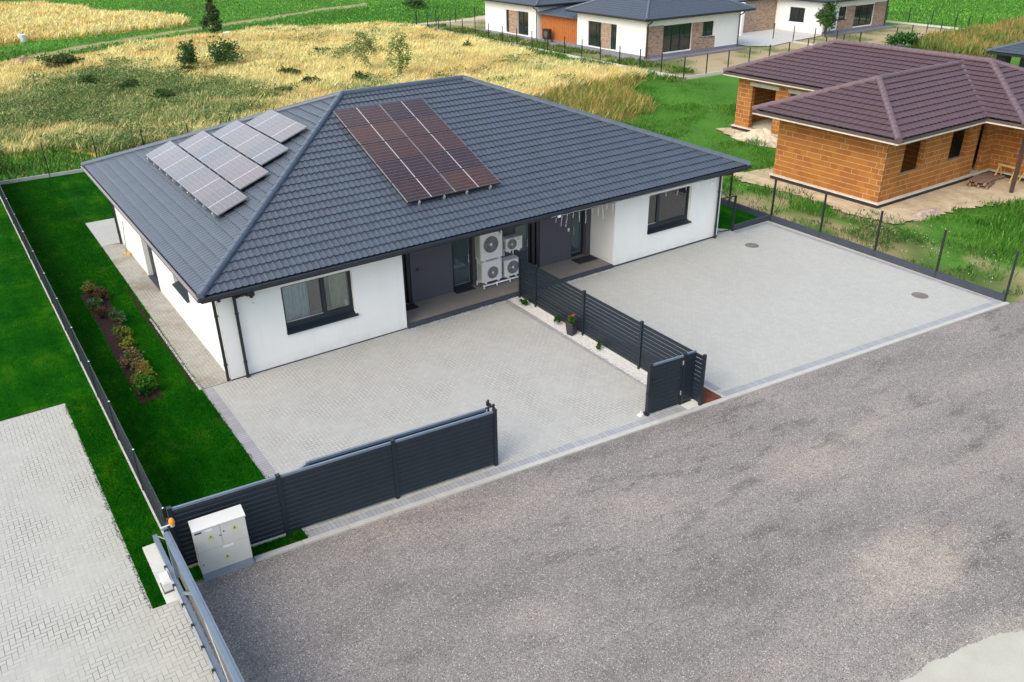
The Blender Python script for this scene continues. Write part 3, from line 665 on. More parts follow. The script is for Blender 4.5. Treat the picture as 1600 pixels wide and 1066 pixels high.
# side door niche and side window
MB().box(HX0+.16, 7.72, .02, HX0+.2, 9.35, 2.3).build('side_door', ANTH, hs); MB().box(HX0-.03, 7.7, -.02, HX0+.16, 9.37, .03).build('threshold', KERBD, hs)
sw = MB().box(HX0+.16, 3.35, 1.22, HX0+.2, 5.05, 2.3).build('window', ANTH, hs)
MB().add([(HX0-.09, 3.30, 1.19), (HX0+.16, 3.36, 1.27), (HX0+.16, 5.04, 1.27), (HX0-.09, 5.07, 1.19), (HX0-.09, 3.30, 1.21), (HX0+.16, 3.36, 1.29), (HX0+.16, 5.04, 1.29), (HX0-.09, 5.07, 1.21)], [(0,3,2,1),(4,5,6,7),(0,1,5,4),(1,2,6,5),(2,3,7,6),(3,0,4,7)]).build('sill', ANTH, sw)
MB().box(HX0+.14, 3.42, 1.3, HX0+.158, 5.0, 2.26).build('pane', GLD, sw)
def door(x0, x1, y=1.46, h=2.55, hand=1, label=None):
    o = MB().box(x0, y, .12, x0+.09, y+.07, h).box(x1-.09, y, .12, x1, y+.07, h).box(x0+.09, y, h-.1, x1-.09, y+.07, h).box(x0+.09, y, .12, x1-.09, y+.07, .26).build('door', DARK, hs, label=label)
    MB().box(x0+.09, y+.03, .26, x1-.09, y+.045, h-.1).build('glass', GLB, o)
    hx = x1-.15 if hand > 0 else x0+.15
    MB().cyl((hx, y-.05, 1.0), (hx, y-.05, 1.3), .014, 8).cyl((hx, y, 1.05), (hx, y-.05, 1.05), .01, 6).cyl((hx, y, 1.25), (hx, y-.05, 1.25), .01, 6).build('handle', STEEL, o)
    MB().box(x0+.1, y+.005, .26, x1-.1, y+.02, .285).box(x1-.125, y+.005, .285, x1-.1, y+.02, h-.1).build('trim', ANTHL, o)
door(5.52, 6.28); door(8.02, 8.84); door(10.58, 11.3); door(13.1, 13.72, hand=-1)
for xx in (6.30, 11.32, 11.52): MB().box(xx, 1.37, .12, xx+.12, 1.5, wz).build('door_post', DARK, hs)
MB().box(6.62, 1.325, 1.22, 6.72, 1.34, 1.32).build('doorbell', DARK, hs); MB().box(12.92, 1.345, 1.22, 13.0, 1.36, 1.34).build('doorbell', PLW, hs, label='small white doorbell on the charcoal porch wall')
MB().box(.72, -.16, 2.42, .88, -.02, 2.70).cyl((.80, -.09, 2.36), (.80, -.09, 2.44), .05, 10).build('wall_lamp', DARK, hs)
MB().box(.80, -.05, 2.12, .86, 0, 2.16).cyl((.83, -.06, 2.14), (.88, -.08, 2.10), .012, 6).build('sensor', PLW, hs)
MB().box(18.75, -.05, 2.25, 18.9, 0, 2.37).box(18.74, -.04, 2.56, 18.98, -.0, 2.70).build('junction_box', PLW, hs)
# doormats
for i, (x0, y0, x1, y1, lb) in enumerate([(8.0, 1.10, 8.75, 1.46, 'black doormat before the glass door left of the air conditioners'), (5.56, .92, 6.42, 1.32, 'black doormat at the glass door beside the white left wing'), (13.0, .72, 13.88, 1.22, 'black doormat at the right hand entrance under the string lights')]):
    tag(MB().box(x0, y0, .12, x1, y1, .138).build('doormat', MATR), lb, 'doormat', 'doormats in the porch')
# ================================================================ AIR CONDITIONERS
def aircon(x0, x1, z0, z1, y0, dp, fxc, fzc, fr, label, logo=None, stand=None):
    t = thing('air_conditioner', label, 'air conditioner', ((x0+x1)/2, y0+dp, z0), 0, 'air conditioner units beside the porch doors')
    mb = MB(); b = .018
    mb.box(x0, y0+b, z0, x1, y0+dp, z1-.02).box(x0+b, y0, z0+.01, x1-b, y0+b+.001, z1-.03).box(x0-.008, y0-.006, z1-.02, x1+.008, y0+dp+.006, z1)
    cs = mb.build('casing', ACW, t)
    g = MB()
    for k in range(int((z1-z0-.16)/.045)): g.box(x0-.006, y0+.07, z0+.08+k*.045, x0-.002, y0+dp-.05, z0+.10+k*.045)
    g.build('side_louvre', ACH, cs)
    fx_, fz_ = x0+(x1-x0)*fxc, z0+(z1-z0)*fzc
    mb = MB().cyl((fx_, y0+.0, fz_), (fx_, y0-.012, fz_), fr, 40); gr = mb.build('fan_grille', ACG, t)
    mb = MB()
    for q in range(1, 8):
        r = fr*(.22+.11*q); n = 36
        for i in range(n):
            a, c = 2*math.pi*i/n, 2*math.pi*(i+1)/n
            mb.cyl((fx_+math.cos(a)*r, y0-.018, fz_+math.sin(a)*r), (fx_+math.cos(c)*r, y0-.018, fz_+math.sin(c)*r), .004 if q < 7 else .009, 4, cap=False)
    for i in range(10):
        a = 2*math.pi*i/10+.2; mb.cyl((fx_+math.cos(a)*fr*.2, y0-.018, fz_+math.sin(a)*fr*.2), (fx_+math.cos(a+.25)*fr, y0-.018, fz_+math.sin(a+.25)*fr), .004, 4)
    mb.build('grille_wire', ACH, gr)
    mb = MB()
    for i in range(3):
        a = 2*math.pi*i/3+.5
        mb.add([(fx_+math.cos(a)*fr*.2, y0-.014, fz_+math.sin(a)*fr*.2), (fx_+math.cos(a+.2)*fr*.9, y0-.014, fz_+math.sin(a+.2)*fr*.9), (fx_+math.cos(a+1.0)*fr*.9, y0-.014, fz_+math.sin(a+1.0)*fr*.9), (fx_+math.cos(a+.9)*fr*.2, y0-.014, fz_+math.sin(a+.9)*fr*.2)], [(0,1,2,3)])
    mb.build('fan_blade', plain('fan_blade_grey', (.16, .165, .165), .5), gr)
    MB().cyl((fx_, y0-.012, fz_), (fx_, y0-.024, fz_), fr*.2, 20).build('hub', ACW, gr)
    if logo == 'mark':
        lx, lz = x1-.15, z1-.20
        MB().box(lx, y0-.004, lz+.07, lx+.07, y0, lz+.095).box(lx+.05, y0-.004, lz, lx+.075, y0, lz+.07).box(lx+.01, y0-.004, lz+.035, lx+.035, y0, lz+.055).box(lx-.01, y0-.004, lz-.02, lx+.01, y0, lz-.005).box(lx+.03, y0-.004, lz-.02, lx+.05, y0, lz-.005).build('badge', DARK, cs)
    if logo == 'letters':
        lx, lz = x1-.19, z1-.10
        MB().cyl((lx, y0, lz), (lx, y0-.004, lz), .022, 16).build('badge', REDM, cs)
        lx += .035; e = .007; m_ = MB()
        m_.box(lx, y0-.004, lz-.02, lx+e, y0, lz+.02).box(lx+e, y0-.004, lz-.02, lx+.022, y0, lz-.02+e)
        lx += .03; m_.box(lx, y0-.004, lz-.02, lx+e, y0, lz+.02).box(lx+e, y0-.004, lz+.02-e, lx+.026, y0, lz+.02).box(lx+e, y0-.004, lz-.02, lx+.026, y0, lz-.02+e).box(lx+.026-e, y0-.004, lz-.02+e, lx+.026, y0, lz).build('lettering', plain('logo_grey', (.25, .25, .26), .5), cs)
    for xx in (x0+.14, x1-.14):
        o = MB().box(xx-.025, y0-.01, z0-.05, xx+.025, y0+dp+.12, z0).box(xx-.02, y0+dp+.07, z0-.30, xx+.02, y0+dp+.12, z0-.05).build('bracket', PLW, t)
    return t
aircon(8.93, 9.82, 1.10, 2.14, 1.0, .36, .46, .52, .29, 'large square outdoor air conditioner unit, upper left of the four beside the porch doors', 'mark')
aircon(8.96, 9.76, .30, 1.06, .98, .36, .52, .42, .215, 'squat outdoor air conditioner unit, lower left of the four, on the white rail stand')
aircon(9.99, 10.66, 1.20, 1.67, 1.02, .30, .34, .52, .185, 'smallest outdoor air conditioner unit with a red badge, upper right of the four', 'letters')
aircon(9.90, 10.50, .28, .90, 1.0, .32, .55, .52, .235, 'outdoor air conditioner unit half behind the slatted fence, lower right of the four')
t = thing('unit_stand', 'white rail stand carrying the two lower air conditioner units', 'stand', (9.7, 1.1, .12))
m_ = MB()
for yy in (.92, 1.36): m_.box(8.94, yy-.02, .20, 10.55, yy+.02, .24)
m_.build('rail', PLW, t)
for xx in (8.97, 9.5, 10.05, 10.5):
    MB().box(xx-.018, .905, .12, xx+.018, .935, .27).box(xx-.018, 1.345, .12, xx+.018, 1.375, .27).build('leg', PLW, t)
# ================================================================ SOLAR PANELS
def make_panel(label):
    t = thing('solar_panel', label, 'solar panel', (0, 0, 0), 0, 'solar panels on the slate grey roof')
    f = MB(); W_, H_ = .86, .535
    f.cur = 1; f.box(-W_, -H_, -.04, W_, -H_+.010, .003).box(-W_, H_-.010, -.04, W_, H_, .003); f.cur = 0
    f.box(-W_, -H_+.010, -.04, -W_+.010, H_-.010, .003).box(W_-.010, -H_+.010, -.04, W_, H_-.010, .003)
    f.build('frame', [PVF, PVK], t); MB().box(-W_+.012, -H_+.012, -.03, W_-.012, H_-.012, 0).build('cells', PV, t)
    for yy in (-.34, .34): MB().box(-W_, yy-.02, -.075, W_, yy+.02, -.036).build('mounting_rail', PVK, t)
    for xx in (-.45, .45): MB().box(xx-.03, -H_-.05, -.16, xx+.03, -H_+.03, -.042).box(xx-.02, -H_-.012, -.036, xx+.02, -H_-.002, -.006).build('roof_hook', STEEL, t)
    return t
TH = math.atan(TN); pn = None
Mf = Matrix(((1, 0, 0), (0, math.cos(TH), -math.sin(TH)), (0, math.sin(TH), math.cos(TH))))
Ml = Matrix(((0, math.cos(TH), -math.sin(TH)), (-1, 0, 0), (0, math.sin(TH), math.cos(TH))))
def put(loc, M3, label):
    global pn
    if pn is None: pn = make_panel(label); o = pn; o.location = loc
    else: o = dup(pn, loc, label)
    o.rotation_euler = M3.to_euler(); return o
ordr = ['lowest', 'second lowest', 'middle', 'second highest', 'highest']
for r in range(5):
    for c in range(2):
        y = .92 + 1.017*(r+.5); x = 7.15 + 1.745*c
        put((x, y, E_ + (y+OV)*TN + .19), Mf, 'brownish solar panel on the front roof slope, %s row, %s column' % (ordr[r], ('left', 'right')[c]))
for r, n in enumerate((5, 4, 3, 2)):
    for c in range(n):
        x = 1.05 + 1.038*(r+.5); y = 7.39 - 1.722*(n-1)/2 + 1.722*c
        nm = ['nearest street', 'second from street', 'third from street', 'fourth from street', 'farthest from street'][c]
        put((x, y, E_ + (x+OV)*TN + .19), Ml, 'pale shining solar panel on left roof slope, %s row, %s' % (['lowest', 'second', 'third', 'top'][r], nm))
# ================================================================ STRING LIGHTS
t = thing('string_lights', 'white icicle string lights hanging from the eave over the right hand porch', 'string lights', (12, -.68, 2.8))
dr = [(10.77, 2.65), (11.02, 2.48), (11.26, 2.40), (11.53, 2.65), (11.76, 2.46), (12.03, 2.34), (12.3, 2.66), (12.57, 2.5), (12.74, 2.36), (12.98, 2.67), (13.23, 2.5), (13.6, 2.6), (15.7, 2.6), (16.3, 2.5), (16.7, 2.62), (17.3, 2.55)]
m_ = MB(); pts = [(10.6+i*.25, -.715, 2.80+.012*math.sin(i*1.9)) for i in range(29)]; m_.tube(pts, .005, 5).build('cable', PLW, t)
for x, z in dr:
    m_ = MB(); zz = 2.80; px_ = x
    while zz > z:
        nx, nz = px_ + random.uniform(-.018, .018), zz-.06; m_.cyl((px_, -.715, zz), (nx, -.715, nz), .0028, 5); m_.cyl((nx-.012, -.715, nz), (nx+.010, -.715, nz-.010), .0055, 5); px_, zz = nx, nz
    m_.build('light_strand', PLW, t)
MB().box(10.86, -.73, 2.74, 10.98, -.69, 2.82).build('plug_box', PLW, t)
# ================================================================ FENCES
def slats(mb, p, q, z0, z1, pitch, gap, th=.022, ch=0.):
    p, q = Vector((p[0], p[1], 0)), Vector((q[0], q[1], 0)); d = (q-p).normalized(); nrm = Vector((d.y, -d.x, 0)); z = z0
    while z < z1-.03:
        zt = min(z+pitch-gap, z1); a, b = nrm*th/2, -nrm*th/2
        prof = [(a, z), (a, zt-ch), (nrm*(th/2-ch), zt), (b, zt), (b, z)] if ch else [(a, z), (a, zt), (b, zt), (b, z)]
        n = len(prof); vs = [(p.x+o.x, p.y+o.y, h) for o, h in prof] + [(q.x+o.x, q.y+o.y, h) for o, h in prof]
        mb.add(vs, [tuple(range(n)), tuple(range(n, 2*n))[::-1]] + [(i, n+i, n+(i+1) % n, (i+1) % n) for i in range(n)]); z += pitch
    return mb
def post(parent, x, y, h, w=.07, mt=None, cap=None, z0=0.):
    o = MB().box(x-w/2, y-w/2, z0, x+w/2, y+w/2, h).box(x-w/2-.004, y-w/2-.004, h, x+w/2+.004, y+w/2+.004, h+.012).build('post', mt or ANTH, parent)
    if cap: MB().cyl((x, y, h+.012), (x, y, h+.03), w*.32, 8).build('cap', cap, o)
    return o
# divider between the two driveways
t = thing('slatted_fence', 'anthracite fence of spaced horizontal slats dividing the two driveways', 'fence', (fx(-4), -4, 0))
ys = [-.20, -1.12, -3.64, -6.22, -8.62]
for i, y in enumerate(ys): post(t, fx(y), y, 1.50, .075)
for a, b in zip(ys, ys[1:]):
    mb = slats(MB(), (fx(b)+.0, b+.045), (fx(a), a-.045), .07, 1.46, .128, .024); mb.build('slat_panel', ANTH, t)
mb = MB().bar((fx(-.2)+.02, -.2, .03), (fx(-8.6)+.02, -8.6, .03), .05, .06); mb.build('base_rail', CONC, t)
# street fence
def fp(x): return (x, yfr(x))
t = thing('street_fence', 'closed anthracite board fence of three panels along the asphalt road', 'fence', (0, yfr(0), 0))
xs = [-3.36, -1.262, 1.222, 3.706]
for i, x in enumerate(xs): post(t, x, yfr(x), 1.545, .085)
for i in range(3):
    a, b = xs[i]+.045, xs[i+1]-.045
    p_ = slats(MB(), fp(a), fp(b), .06, 1.47, .1175, .014, .040, .028).build('board_panel', ANTH, t)
    MB().bar((a, yfr(a), 1.50), (b, yfr(b), 1.50), .05, .05).build('top_rail', ANTHL, p_)
mb = MB(); mb.bar((-3.3, yfr(-3.3), .02), (-1.3, yfr(-1.3), .02), .05, .09); mb.build('base_board', CONC, t)
x = 3.70; mb = MB()
for dx_, dy_ in ((.07, .14), (.07, .36)): mb.box(x+dx_-.02, yfr(x)+dy_-.02, 0, x+dx_+.02, yfr(x)+dy_+.02, 1.60)
mb.box(x+.05, yfr(x)+.1, 1.50, x+.09, yfr(x)+.4, 1.53); o = mb.build('gate_guide', DARK, t)
MB().bar((x-.12, yfr(x)+.18, 1.53), (x+.06, yfr(x)+.06, 1.62), .03, .03).cyl((x+.02, yfr(x)+.2, 1.5), (x+.02, yfr(x)+.2, 1.6), .03, 8).cyl((x+.02, yfr(x)+.32, 1.5), (x+.02, yfr(x)+.32, 1.6), .03, 8).build('guide_roller', DARK, o)
# open sliding gate parked behind the street fence
t = thing('sliding_gate', 'open anthracite sliding gate parked behind the street fence', 'gate', (1.4, yfr(1.4)+.26, 0))
gx0, gx1, dy = -.62, 3.62, .27
g = lambda x: (x, yfr(x)+dy)
slats(MB(), g(gx0+.1), g(gx1), .16, 1.40, .1175, .006, .03, .012).build('board_panel', ANTH, t)
m_ = MB(); m_.bar(g(gx0+.1)+(1.44,), g(gx1)+(1.44,), .06, .06).bar(g(-.95)+(.14,), g(gx1)+(.14,), .08, .10).bar(g(gx0+.07)+(.1,), g(gx0+.07)+(1.46,), .06, .06, up=(1, 0, 0)).bar(g(gx1)+(.1,), g(gx1)+(1.46,), .06, .06, up=(1, 0, 0)); m_.build('frame', ANTHL, t)
MB().bar(g(-.95)+(1.20,), g(gx0+.1)+(1.44,), .05, .05).bar(g(-.95)+(.2,), g(-.95)+(1.2,), .05, .05, up=(1, 0, 0)).build('tail_brace', ANTHL, t)
# pedestrian gate
def gl(x): return (x, -8.18 - .10*(x-8.12))
t = thing('pedestrian_gate', 'closed anthracite pedestrian gate at the street end of the slatted fence', 'gate', (8.6, -8.23, 0))
o = post(t, 8.10, gl(8.1)[1], 1.52, .09); 
MB().box(8.03, gl(8.1)[1]-.05, .62, 8.056, gl(8.1)[1]+.03, .72).box(8.02, gl(8.1)[1]-.02, .03, 8.056, gl(8.1)[1]+.06, .12).build('latch_keeper', DARK, o)
MB().box(7.90, -8.13, 0, 8.03, -8.03, .045).cyl((7.96, -8.08, .04), (7.96, -8.08, .13), .014, 6).build('gate_stop', PLW, o)
post(t, 9.19, gl(9.19)[1], 1.53, .085)
lf = slats(MB(), gl(8.20), gl(9.10), .10, 1.44, .1175, .012, .034, .02).build('gate_leaf', ANTH, t)
m_ = MB(); m_.bar(gl(8.16)+(1.475,), gl(9.14)+(1.475,), .05, .05); m_.build('top_rail', ANTHL, lf)
m_ = MB(); m_.bar(gl(8.18)+(.06,), gl(8.18)+(1.45,), .05, .05, up=(1, 0, 0)).bar(gl(9.11)+(.06,), gl(9.11)+(1.45,), .05, .05, up=(1, 0, 0)).bar(gl(8.2)+(.07,), gl(9.1)+(.07,), .05, .05); m_.build('frame', ANTH, lf)
MB().box(8.17, gl(8.18)[1]-.05, .86, 8.20, gl(8.18)[1]-.02, 1.10).cyl((8.185, gl(8.18)[1]-.08, 1.02), (8.30, gl(8.3)[1]-.08, 1.02), .012, 6).cyl((8.185, gl(8.18)[1]-.03, 1.02), (8.185, gl(8.18)[1]-.085, 1.02), .012, 6).build('handle', DARK, lf)
for z in (.32, 1.22): MB().cyl((9.135, gl(9.13)[1]-.03, z), (9.135, gl(9.13)[1]-.03, z+.12), .016, 8).build('hinge', STEEL, lf)
sp = slats(MB(), gl(9.24), gl(9.56), .06, 1.48, .1175, .012, .034, .02).build('side_panel', ANTH, t); MB().bar(gl(9.24)+(1.505,), gl(9.56)+(1.505,), .045, .04).build('top_rail', ANTHL, sp)
# left boundary fence
t = thing('panel_fence', 'long dark strip panel fence on a pale base board between the two lawns', 'fence', (-3.4, 9, 0))
yl = [-6.95] + [-6.45+2.5*i for i in range(1, 13)] + [25.85]
yl = [-6.45+2.5*i for i in range(13)] + [25.85]
for i, y in enumerate(yl): post(t, -3.40, y, 1.19, .055, GUT, PLW)
for a, b in zip(yl, yl[1:]):
    mb = slats(MB(), (-3.40, a+.03), (-3.40, b-.03), .15, 1.17, .10, .006, .014, .006); p_ = mb.build('strip_panel', plain('dark_strip', (.022, .028, .038), .45, var=.1) if 'dark_strip' not in bpy.data.materials else bpy.data.materials['dark_strip'], t)
    m_ = MB()
    for k in range(1, 10):
        y = a+(b-a)*k/10; m_.cyl((-3.412, y, .15), (-3.412, y, 1.2), .0035, 4)
    for z in (.3, .69, 1.08): m_.cyl((-3.412, a, z), (-3.412, b, z), .004, 4)
    m_.cyl((-3.40, a, 1.19), (-3.40, b, 1.19), .008, 6)
    m_.build('wire', GUT, p_)
    MB().box(-3.435, a+.01, -.05, -3.41, b-.01, .11).build('base_board', CONC, t)
post(t, -3.40, -7.0, 1.25, .09)
def wirefence(name, label, pts, h, kh, kmat, spacing=2.5, loc=None, group=None, kw=.07, wires=5, pw=.045):
    t = thing(name, label, 'fence', loc or (pts[0][0], pts[0][1], 0), 0, group); k = MB(); wr = MB()
    for a, b in zip(pts, pts[1:]):
        a, b = Vector(a), Vector(b); L = (b-a).length; n = max(1, round(L/spacing))
        for i in range(n):
            p, q = a+(b-a)*i/n, a+(b-a)*(i+1)/n; d = (b-a).normalized()*.02
            k.bar((p.x+d.x, p.y+d.y, kh/2-.04), (q.x-d.x, q.y-d.y, kh/2-.04), kw, kh+.08)
            post(t, p.x, p.y, h, pw, GUT)
            for j in range(wires):
                z = kh + (h-kh-.05)*(j+1)/wires; wr.cyl((p.x, p.y, z), (q.x, q.y, z), .0025, 4, cap=False)
    post(t, pts[-1][0], pts[-1][1], h, pw, GUT)
    k.build('kerb', kmat, t); wr.build('wire', GUT, t); return t
xr = lambda y: 22.38+.024*(y+9.9)
t = wirefence('boundary_fence', 'thin graphite post and wire fence on a dark kerb beside the right driveway', [(xr(-9.9), -9.9), (xr(-.02), -.02), (xr(25.8), 25.8)], 1.76, .25, KERBD, 2.44, pw=.06)
MB().box(20.44, .07, -.04, xr(0)-.04, .14, .22).build('kerb', KERBD, t); MB().box(20.385, .07, 0, 20.455, .14, 1.48).build('post', GUT, t)
MB().bar((19.45, .30, 1.42), (20.38, .11, 1.46), .035, .04).bar((19.45, .30, .05), (20.38, .11, .05), .03, .03).build('gate_rail', GUT, t)
wirefence('boundary_fence', 'thin post and wire fence on a pale kerb behind the left lawn', [(-3.3, 25.9), (22.6, 25.9)], 1.72, .16, CONC, 2.4)
# ================================================================ NEIGHBOUR GATE, CABINET
t = thing('sliding_gate', 'long dark sliding gate of the paved drive with top rail tinted pale as if skylit', 'gate', (-3.55, -9.6, 0)); GX = -3.545
m_ = MB().box(GX-.06, -13.2, 1.18, GX+.06, -7.36, 1.30).box(GX-.02, -13.2, 1.30, GX+.02, -7.36, 1.312); m_.build('top_rail', ANTHL, t)
m_ = MB().box(GX+.02, -13.2, .20, GX+.045, -7.40, 1.18); m_.build('panel', SKYB, t)
m_ = MB().box(GX-.11, -13.2, .10, GX-.02, -5.85, .22).box(GX-.05, -7.46, .22, GX+.02, -7.38, 1.18); m_.build('bottom_beam', ANTHL, t)
m_ = MB().box(GX-.15, -13.2, .20, GX-.115, -6.9, .235); 
rk = m_.build('gear_rack', STEEL, t); y = -7.0
while y > -13: MB().box(GX-.16, y-.03, .18, GX-.11, y+.03, .25).build('rack_bolt', DARK, rk); y -= .62
for a, b in (((GX-.03, -7.9, .2), (GX-.03, -9.15, 1.18)), ((GX-.03, -11.05, .2), (GX-.03, -12.4, 1.18))): MB().bar(a, b, .05, .06).build('brace', ANTHL, t)
MB().cyl((GX-.02, -9.25, 1.18), (GX-.02, -11.0, .22), .010, 6).cyl((GX-.02, -7.4, 1.15), (GX-.02, -5.95, .22), .012, 6).build('tie_rod', STEEL, t)
t = thing('gate_post', 'steel gate catch post beside the electricity cabinet', 'post', (-3.46, -7.2, 0))
MB().box(-3.47, -7.18, 0, -3.40, -7.11, 1.42).box(-3.50, -7.30, 1.32, -3.40, -7.18, 1.40).build('upright', ANTH, t); MB().box(-3.62, -7.30, 1.315, -3.42, -7.24, 1.36).build('guide_plate', STEEL, t)
t = thing('warning_lamp', 'round amber warning lamp on the gate post', 'lamp', (-3.42, -7.45, 1.4))
MB().bar((-3.60, -7.34, 1.41), (-3.42, -7.40, 1.46), .03, .02).cyl((-3.42, -7.42, 1.42), (-3.42, -7.42, 1.48), .04, 12).build('bracket', STEEL, t)
m_ = MB(); pr = [(.050, 1.48), (.056, 1.52), (.052, 1.56), (.036, 1.595), (.012, 1.61)]
for (r1, z1), (r2, z2) in zip(pr, pr[1:]): m_.cyl((-3.42, -7.42, z1), (-3.42, -7.42, z2), r1, 14, r2)
m_.build('lens', AMB, t)
t = thing('gate_motor', 'white sliding gate motor on the concrete pad', 'motor', (-3.76, -7.35, .035))
m_ = MB(); 
m_.add([(-3.85,-7.52,.07),(-3.68,-7.52,.07),(-3.68,-7.22,.07),(-3.85,-7.22,.07),(-3.85,-7.50,.24),(-3.68,-7.50,.24),(-3.68,-7.22,.30),(-3.85,-7.22,.30),(-3.83,-7.46,.27),(-3.70,-7.46,.27),(-3.70,-7.25,.33),(-3.83,-7.25,.33)],
 [(0,3,2,1),(0,1,5,4),(1,2,6,5),(2,3,7,6),(3,0,4,7),(4,5,9,8),(5,6,10,9),(6,7,11,10),(7,4,8,11),(8,9,10,11)]); m_.build('housing', MOTOR, t)
MB().box(-3.87, -7.54, .035, -3.66, -7.20, .07).build('base_plate', ACG, t); MB().cyl((-3.68, -7.36, .17), (-3.655, -7.36, .17), .06, 14).build('pinion', DARK, t)
# electricity cabinet
t = thing('electricity_cabinet', 'pale grey three door electricity meter cabinet in front of the street fence', 'cabinet', (-3.13, -7.575, -.03), math.atan(-.075))
L = lambda mb, n, mt, p=t: mb.build(n, mt, p, True)
L(MB().box(.01, .01, -.05, .98, .30, .19), 'base', CABB)
L(MB().box(0, .02, .19, .99, .32, 1.23), 'body', CAB)
m_ = MB(); m_.add([(-.012,-.012,1.235),(1.002,-.012,1.235),(1.002,.335,1.235),(-.012,.335,1.235),(-.012,-.012,1.265),(1.002,-.012,1.265),(1.002,.335,1.30),(-.012,.335,1.30)], [(0,3,2,1),(4,5,6,7),(0,1,5,4),(1,2,6,5),(2,3,7,6),(3,0,4,7)]); L(m_, 'lid', CABT)
def cdoor(x0, x1, z0, z1, lx, lz, tx, tz):
    d = L(MB().box(x0, 0, z0, x1, .02, z1), 'door', CAB)
    L(MB().cyl((lx, 0, lz), (lx, -.012, lz), .013, 10), 'lock', DARK, d)
    s = .055; L(MB().add([(tx-s, -.003, tz-s*.8), (tx+s, -.003, tz-s*.8), (tx, -.003, tz+s*.9)], [(0, 1, 2)]), 'warning_sign', YGR, d)
    L(MB().add([(tx-.006, -.005, tz+.024), (tx+.014, -.005, tz+.024), (tx+.003, -.005, tz+.004), (tx+.016, -.005, tz+.004), (tx-.010, -.005, tz-.030), (tx-.001, -.005, tz-.002), (tx-.016, -.005, tz-.002)], [(0, 6, 5, 4, 3, 2, 1)]), 'bolt_symbol', DARK, d)
    return d
cdoor(.008, .494, .735, 1.225, .47, .99, .30, 1.02); cdoor(.502, .982, .735, 1.225, .55, 1.06, .76, 1.06); db = cdoor(.008, .982, .20, .727, .06, .42, .52, .44)
L(MB().box(.02, -.004, 1.17, .15, -.001, 1.205), 'blue_sticker', BLUE); L(MB().box(.22, -.004, 1.165, .36, -.001, 1.215), 'white_sticker', STK); L(MB().box(.48, -.004, .655, .68, -.001, .705), 'white_sticker', STK)
# manholes
for x, y, l in ((19.75, -1.52, 'round iron manhole cover near the house end of the right driveway'), (20.62, -8.0, 'round iron manhole cover near the road on the right driveway')):
    t = thing('manhole_cover', l, 'manhole cover', (x, y, 0), 0, 'manhole covers in the right driveway')
    MB().cyl((x, y, -.02), (x, y, .008), .30, 32).build('frame', CONC, t)
    m_ = MB().cyl((x, y, -.02), (x, y, .013), .27, 32)
    for i in range(8): a = i*math.pi/4; m_.bar((x+.08*math.cos(a), y+.08*math.sin(a), .015), (x+.24*math.cos(a), y+.24*math.sin(a), .015), .02, .008)
    m_.build('lid', IRON, t)
# planter and small plants on the white gravel
t = thing('planter', 'tall square dark planter with orange flowers on the white gravel', 'planter', (9.40, -3.38, 0), .2)
m_ = MB(); a, b = .105, .15
m_.add([(-a,-a,0),(a,-a,0),(a,a,0),(-a,a,0),(-b,-b,.46),(b,-b,.46),(b,b,.46),(-b,b,.46),(-b+.02,-b+.02,.46),(b-.02,-b+.02,.46),(b-.02,b-.02,.46),(-b+.02,b-.02,.46),(-b+.02,-b+.02,.40),(b-.02,-b+.02,.40),(b-.02,b-.02,.40),(-b+.02,b-.02,.40)],
 [(0,3,2,1),(0,1,5,4),(1,2,6,5),(2,3,7,6),(3,0,4,7),(4,5,9,8),(5,6,10,9),(6,7,11,10),(7,4,8,11),(8,9,13,12),(9,10,14,13),(10,11,15,14),(11,8,12,15),(12,13,14,15)]); m_.build('pot', TERRA, t, True)
OFF[t.name] = Vector((9.40, -3.38, 0))
P = crown(420, .15, .15, .24, .42, 10) + np.array([9.40, -3.38, 0]); leaves(P, .06, palette(420, [(.03, .10, .015), (.06, .16, .03)], [1, 1]), 'foliage', t)
P = crown(36, .11, .11, .14, .54, 6) + np.array([9.40, -3.38, 0]); leaves(P, .055, palette(36, [(.6, .16, .02), (.55, .08, .02)], [2, 1]), 'flower', t)
for (x, y, r, l) in ((9.47, -.78, .16, 'small dark green shrub on white gravel nearest the porch'), (9.46, -2.60, .14, 'small dark green shrub on white gravel beside the planter'), (9.42, -4.66, .13, 'small bright green shrub on white gravel nearest the pedestrian gate')):
    bush('gravel_shrub', l, 'shrub', (x, y, 0), r, r, .30, 380, .05, [(.02, .07, .012), (.05, .14, .02)], [2, 1], .02, 8, group='small shrubs on the white gravel', sr=.008)
# broom
t = thing('broom', 'wooden broom with dark handle leaning on the side wall of the house', 'broom', (-.28, 12.1, 0))
MB().cyl((-.28, 12.1, .08), (-.13, 12.25, 1.3), .013, 8).build('handle', plain('broom_green', (.12, .17, .15), .6), t)
MB().bar((-.38, 12.22, .075), (-.16, 12.0, .075), .06, .05).bar((-.38, 12.22, .03), (-.16, 12.0, .03), .05, .05).build('head', YWD, t)
